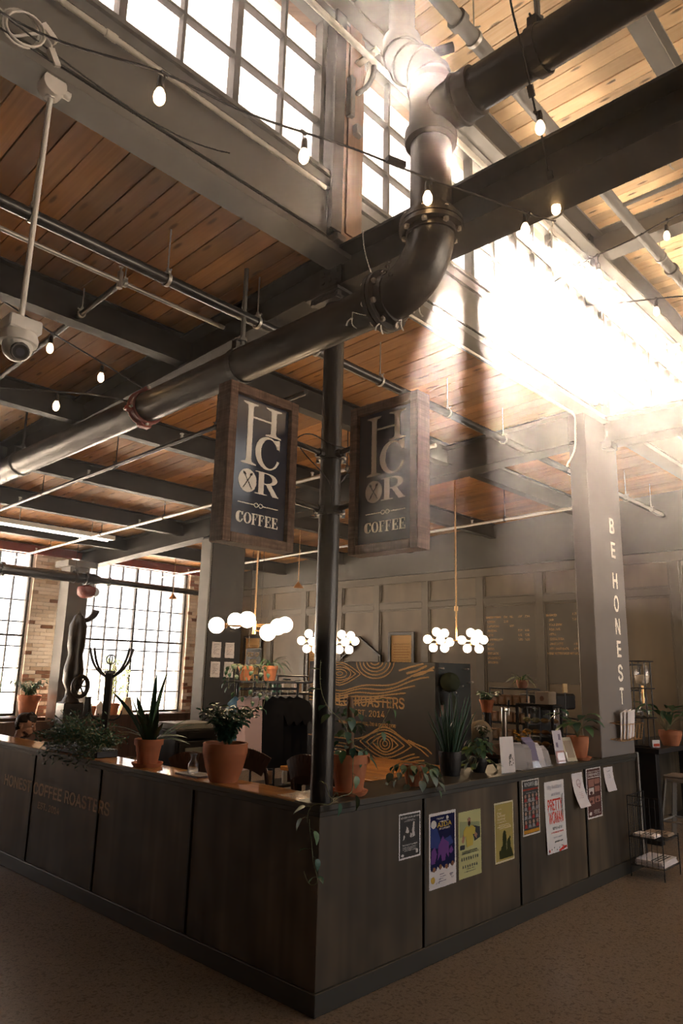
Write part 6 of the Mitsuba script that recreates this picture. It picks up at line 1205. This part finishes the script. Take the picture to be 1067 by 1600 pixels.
# ------------------------------------------------------------------ security camera on its pole
k = thing('security_camera', 'white dome security camera hanging from a thin white pole', 'camera')
px, py = -1.93, 0.0
put(k, 'pole', cyl((px, py, 3.22), (px, py, 4.38), 0.0125, 12), 'plastic_white', smooth=40)
put(k, 'mount_box', rbx(px - 0.07, px + 0.07, py - 0.07, py + 0.07, 3.165, 3.225, 0.006), 'plastic_white')
put(k, 'collar', lathe([(0.0, 0.0), (0.075, 0.0), (0.082, -0.02), (0.078, -0.045), (0, -0.045)], (px, py, 3.165), 28), 'plastic_white', smooth=35)
put(k, 'dome', cat([ball((px, py, 3.105), 0.062, 3)]), 'plastic_white', smooth=True)
d = (CAM - np.array([px, py, 3.105])) / np.linalg.norm(CAM - np.array([px, py, 3.105])); d = d * 0.9 + np.array([0.2, -0.2, -0.35]); d /= np.linalg.norm(d); c0 = np.array([px, py, 3.105])
e = put(k, 'eye', cyl(c0 + d * 0.045, c0 + d * 0.066, 0.038, 24), 'plastic_black', smooth=40); put(e, 'lens', cat([cyl(c0 + d * 0.06, c0 + d * 0.0685, 0.018, 20)]), 'sign_panel', smooth=40); put(e, 'bezel', ring(c0 + d * 0.064, d, 0.034, 0.004, 26, 6), col((0.10, 0.10, 0.10), 0.3), smooth=True)
put(k, 'junction_box', cat([cyl((px, py - 0.045, 4.42), (px, py + 0.03, 4.42), 0.055, 20), cyl((px, py, 4.36), (px, py, 4.40), 0.024, 12), cyl((px + 0.05, py - 0.01, 4.42), (px + 0.085, py - 0.01, 4.42), 0.02, 12), cyl((px, py - 0.01, 4.45), (px, py - 0.01, 4.50), 0.018, 12)]), 'plastic_white', smooth=40)
put(k, 'cable', tube(spline([(px, py - 0.02, 4.48), (px - 0.03, py - 0.04, 4.56), (px - 0.07, py - 0.05, 4.62), (px - 0.12, py - 0.05, 4.60), (px - 0.22, py - 0.05, 4.52)], 20), 0.007, 6), 'plastic_white', smooth=True)
put(k, 'cable_coil', cat([tube([(px - 0.19 + 0.085 * math.cos(a) + 0.01 * j, py - 0.05 - 0.012 * j, 4.57 + (0.10 - 0.008 * j) * math.sin(a) + 0.02 * math.cos(a)) for a in np.linspace(0, 6.4, 30)], 0.006, 6) for j in range(3)] + [tube(spline([(px - 0.25, py - 0.05, 4.6), (px - 0.36, py - 0.04, 4.63), (px - 0.6, py - 0.03, 4.62)], 10), 0.006, 6)]), 'plastic_white', smooth=True)
put(k, 'connector', cat([sweepbar((px - 0.05, py - 0.06, 4.56), (px - 0.01, py - 0.06, 4.49), 0.03, 0.03), sweepbar((px - 0.10, py - 0.06, 4.66), (px - 0.03, py - 0.06, 4.61), 0.03, 0.03)]), 'plastic_white')

# ------------------------------------------------------------------ string lights
def string(label, pts, bulbs, lit=1.0, n=60, r=0.005, drop=0.075, knots=()):
    """A sagging cord with sockets and bulbs hanging from it at fractions of its length."""
    k = thing('string_light', label, 'string lights'); P = spline(pts, n)
    put(k, 'cord', cat([tube(P, r, 6), tube(P + [0.004, 0.004, 0.006], r * 0.7, 6)]), 'plastic_black', smooth=True)
    for b in bulbs:
        p = np.asarray(b, float); i = int(np.argmin(np.linalg.norm(P[:, :2] - p[:2], axis=1) + 0.3 * np.abs(P[:, 2] - p[2] - drop))); q = P[i]
        s = put(k, 'socket', cat([tube(spline([q, q + (p - q) * 0.4 + [0.003, 0.003, 0], p + [0, 0, 0.045]], 8), 0.003, 5), lathe([(0.0, 0.05), (0.012, 0.05), (0.0155, 0.02), (0.0155, -0.005), (0.012, -0.008)], p + [0, 0, 0.005], 14), cyl(q - [0.015, 0, 0], q + [0.015, 0, 0], 0.009, 8)]), 'plastic_black', smooth=40)
        g = glow(k, 'bulb', lathe([(0.0, -0.078), (0.010, -0.075), (0.021, -0.062), (0.0255, -0.045), (0.023, -0.025), (0.015, -0.006), (0.012, 0.0)], p, 16), tuple(x * lit for x in (0.075, 0.045, 0.02)), 'sign_cream')
    for q in knots: put(k, 'plug', cat([sweepbar(np.asarray(q[0]), np.asarray(q[1]), 0.028, 0.028)]), 'plastic_black')
    return k

string('string of bulbs sagging along the clerestory from the top left to the elbow pipe', [(-2.452, -0.604, 4.079), (-2.352, -0.567, 4.098), (-2.077, -0.634, 4.102), (-1.786, -0.730, 4.142), (-1.466, -0.779, 4.168), (-1.111, -0.868, 4.209), (-0.828, -0.952, 4.241), (-0.456, -1.089, 4.234), (-0.156, -1.247, 4.205), (0.068, -1.380, 4.167), (0.179, -1.462, 4.149)],
       [(-1.773, -0.720, 4.076), (-1.096, -0.857, 4.135), (-0.442, -1.079, 4.168), (0.067, -1.343, 4.13)], knots=[((-0.693, -1.020, 4.240), (-0.595, -1.051, 4.243))])
string('string of bulbs dropping in front of the black branch pipe and the beam', [(-0.662, -1.687, 4.90), (-0.548, -1.642, 4.80), (-0.434, -1.610, 4.759), (-0.304, -1.576, 4.694), (-0.149, -1.542, 4.543), (-0.003, -1.509, 4.426), (0.147, -1.477, 4.299), (0.212, -1.493, 4.230), (0.180, -1.440, 4.171)],
       [(-0.152, -1.56, 4.495), (0.159, -1.477, 4.245)], knots=[((-0.25, -1.563, 4.64), (-0.21, -1.555, 4.60)), ((0.06, -1.495, 4.37), (0.09, -1.49, 4.34))])
string('string of small bulbs rising across the bright windows at the upper right', [(1.455, -0.715, 4.585), (1.708, -0.908, 4.820), (1.882, -0.989, 4.961), (2.031, -1.184, 5.078), (2.191, -1.401, 5.229), (2.343, -1.594, 5.331)], [(1.904, -0.972, 4.850), (2.210, -1.393, 5.150)])
string('flatter string of small bulbs near the right edge below the rising one', [(1.802, -0.642, 4.609), (1.948, -0.801, 4.624), (2.216, -0.958, 4.701), (2.427, -1.194, 4.743), (2.796, -1.462, 4.830)], [(1.962, -0.796, 4.555), (2.449, -1.196, 4.680)])
string('string of two bulbs tied to the red pipe clamp from the left', [(-1.528, 1.95, 4.30), (-1.390, 1.95, 4.28), (-1.025, 1.90, 4.150), (-0.645, 1.835, 4.025), (-0.435, 1.79, 3.945), (-0.30, 1.79, 3.91)], [(-1.005, 1.905, 4.065), (-0.627, 1.838, 3.943)])
string('string with a single bulb tied to the red pipe clamp, lower of the two', [(-1.369, 2.105, 3.676), (-1.240, 2.109, 3.704), (-0.877, 2.008, 3.757), (-0.547, 1.942, 3.806), (-0.36, 1.87, 3.80)], [(-0.862, 2.019, 3.69)])
def icicle(label, pts):
    k = thing('icicle_light', label, 'string lights', 'dead white icicle lights')
    for p in pts:
        p = np.asarray(p, float); a = RNG.uniform(-0.6, 0.6)
        put(k, 'tip', cat([tube(spline([p, p + [0.012 * math.cos(a), 0.01, -0.03], p + [0.03 * math.cos(a), 0.02 * math.sin(a), -0.055]], 6), 0.004, 5), tube(spline([p, p + [-0.02, 0.01, -0.02], p + [-0.035, 0.012, -0.055]], 6), 0.004, 5), tube([p + [0, 0, 0.035], p], 0.003, 5)]), 'plastic_white', smooth=True)
    put(k, 'wire', tube(spline([np.asarray(q, float) + [0, 0, 0.035] for q in pts], 24), 0.0022, 5), 'plastic_white', smooth=True)
icicle('white icicle lights hanging under the big elbow flange', [(-0.36, -0.50, 3.70), (-0.30, -0.66, 3.64), (-0.20, -0.72, 3.68), (-0.14, -0.80, 3.76)])
icicle('white icicle lights dangling from the bulb string right of the riser', [(0.19, -1.44, 4.13), (0.33, -1.36, 4.16), (0.52, -1.28, 4.21)])
icicle('white icicle lights before the bright windows left of the right hand bulbs', [(1.62, -0.84, 4.71), (1.708, -0.908, 4.785), (1.80, -0.95, 4.86)])
icicle('faint white icicle lights under the bright roof at the upper right', [(1.04, -1.42, 4.93), (1.17, -1.58, 5.0), (1.31, -1.73, 5.06), (1.45, -1.9, 5.12)])
t = thing('loose_wire', 'thin pale wire drooping from the top of the beam to the elbow', 'wire'); put(t, None, tube(spline([(-0.04, -0.28, 4.51), (-0.045, -0.29, 4.40), (-0.05, -0.33, 4.26), (-0.10, -0.40, 4.15), (-0.19, -0.5, 4.03)], 20), 0.0035, 6), 'plastic_white', smooth=True)
t = thing('loose_wire', 'pair of thin dark wires slanting across the steel header at the upper left', 'wire')
for P in ([(-2.6, -0.05, 4.62), (-1.95, -0.05, 4.56), (-1.5, -0.02, 4.56), (-0.9, 0.0, 4.70)], [(-2.6, -0.07, 4.50), (-1.95, -0.06, 4.50), (-1.3, -0.02, 4.52), (-0.4, 0.02, 4.54)]): put(t, 'strand', tube(spline(P, 20), 0.004, 5), 'plastic_black', smooth=True)

# ------------------------------------------------------------------ the seated man behind the counter
def capsules(bones, edge=0.012, it=6):
    """One smooth skin over tapered bones: (p, r, q, s)."""
    ms = []
    for p, r, q, s in bones:
        a = manifold3d.Manifold.sphere(r, 18).translate(list(map(float, p))); b = manifold3d.Manifold.sphere(s, 18).translate(list(map(float, q)))
        ms.append(manifold3d.Manifold.batch_hull([a, b]))
    m = manifold3d.Manifold.batch_boolean(ms, manifold3d.OpType.Add).refine_to_length(edge).to_mesh()
    t = trimesh.Trimesh(m.vert_properties[:, :3], m.tri_verts); trimesh.smoothing.filter_taubin(t, iterations=it); return t
chair('dark chair that the man behind the left counter sits on', 0.53, 5.39, -0.76, 0.45, 0.78)
k = thing('person', 'dark haired man with a short beard seated behind the left end of the counter', 'person')
O = np.array([0.56, 5.36, 0.0]); f = np.array([0.72, -0.694, 0]); l = np.array([0.694, 0.72, 0]); up_ = np.array([0, 0, 1.0])
G = lambda a, b, c: O + f * a + l * b + up_ * c
body = [(G(-0.02, -0.09, 0.53), 0.10, G(-0.02, 0.09, 0.53), 0.10), (G(-0.02, 0, 0.56), 0.125, G(0.0, 0, 0.72), 0.115), (G(0.0, 0, 0.72), 0.115, G(0.02, 0, 0.86), 0.125), (G(0.02, -0.15, 0.90), 0.06, G(0.02, 0.15, 0.90), 0.06), (G(0.02, 0, 0.9), 0.07, G(0.06, 0, 1.0), 0.052)]
for s in (-1, 1): body += [(G(0.0, s * 0.10, 0.53), 0.085, G(0.42, s * 0.11, 0.52), 0.06), (G(0.42, s * 0.11, 0.52), 0.058, G(0.40, s * 0.11, 0.09), 0.042), (G(0.02, s * 0.17, 0.89), 0.055, G(0.08, s * 0.21, 0.66), 0.042), (G(0.08, s * 0.21, 0.66), 0.042, G(0.27, s * 0.13, 0.62), 0.032)]
put(k, 'clothing', capsules(body, 0.02), col((0.055, 0.05, 0.055)), smooth=True, label='dark clothing')
hc = G(0.095, 0, 1.10)
H = lambda a, b, c: hc + f * (a * 0.97 + c * 0.22) + l * b + up_ * (c * 0.97 - a * 0.22)
head = [(H(-0.02, 0, 0.035), 0.088, H(0.015, 0, 0.045), 0.083), (H(0.035, 0, -0.03), 0.062, H(0.055, 0, -0.075), 0.040), (H(0.02, 0, -0.05), 0.06, H(0.045, 0, -0.07), 0.045), (H(-0.02, 0, -0.03), 0.06, G(0.04, 0, 0.94), 0.056), (H(0.085, 0, 0.028), 0.016, H(0.112, 0, -0.012), 0.0135), (H(0.085, 0, -0.046), 0.014, H(0.09, 0, -0.05), 0.013), (H(0.08, -0.03, 0.04), 0.018, H(0.08, 0.03, 0.04), 0.018)]
for s in (-1, 1): head += [(H(-0.012, s * 0.08, 0.012), 0.014, H(-0.008, s * 0.084, -0.028), 0.010), (H(-0.026, s * 0.086, 0.0), 0.010, H(-0.02, s * 0.084, -0.015), 0.010)]
put(k, 'head', capsules(head, 0.007, 8), 'skin', smooth=True, label='bare head and neck')
hair = [(H(-0.03, 0, 0.05), 0.089, H(0.025, 0, 0.072), 0.074), (H(-0.042, 0, 0.01), 0.078, H(-0.05, 0, -0.025), 0.056), (H(0.02, -0.03, 0.11), 0.042, H(0.066, -0.02, 0.108), 0.026), (H(0.02, 0.03, 0.113), 0.042, H(0.066, 0.02, 0.112), 0.026), (H(-0.02, -0.065, 0.05), 0.026, H(0.02, -0.066, 0.06), 0.022), (H(-0.02, 0.065, 0.05), 0.026, H(0.02, 0.066, 0.06), 0.022)]
hm = capsules(hair, 0.008, 6); hm.vertices += hm.vertex_normals * (0.005 * (meshkit.noise(hm.vertices * 90, 3)[:, None] - 0.4)); put(k, 'hair', hm, 'hair', smooth=True, label='short dark hair')
put(k, 'beard', capsules([(H(0.045, 0, -0.082), 0.040, H(0.062, 0, -0.078), 0.036), (H(0.03, -0.045, -0.06), 0.017, H(0.06, -0.03, -0.075), 0.018), (H(0.03, 0.045, -0.06), 0.017, H(0.06, 0.03, -0.075), 0.018)], 0.006, 4), col((0.10, 0.055, 0.038)), smooth=True, label='short beard')
for s in (-1, 1):
    put(k, 'eye', ball(H(0.087, s * 0.030, 0.018), 0.011, 2), 'paper_white', smooth=True); put(k, 'eyebrow', tube([H(0.094, s * 0.014, 0.040), H(0.098, s * 0.032, 0.044), H(0.086, s * 0.05, 0.038)], 0.004, 6), 'hair', smooth=True)
    w = G(0.27, s * 0.13, 0.62); bones = [(w, 0.026, w + f * 0.07 + up_ * -0.01, 0.03)]
    for j, (o, ln_) in enumerate(((-0.026, 0.066), (-0.009, 0.076), (0.009, 0.072), (0.025, 0.058))):
        b0 = w + f * 0.075 + l * o + up_ * -0.012; b1 = b0 + f * ln_ * 0.55 + up_ * -0.01; b2 = b1 + f * ln_ * 0.4 + up_ * -0.022; bones += [(b0, 0.0095, b1, 0.0085), (b1, 0.0085, b2, 0.0075)]
    b0 = w + f * 0.03 - l * s * 0.028; b1 = b0 + f * 0.035 - l * s * 0.02; bones += [(b0, 0.012, b1, 0.0105), (b1, 0.0105, b1 + f * 0.03 - l * s * 0.002, 0.009)]
    put(k, 'hand', capsules(bones, 0.005, 3), 'skin', smooth=True)
    put(k, 'shoe', capsules([(G(0.38, s * 0.11, 0.045), 0.042, G(0.53, s * 0.12, 0.032), 0.03)], 0.012, 4), 'plastic_black', smooth=True)
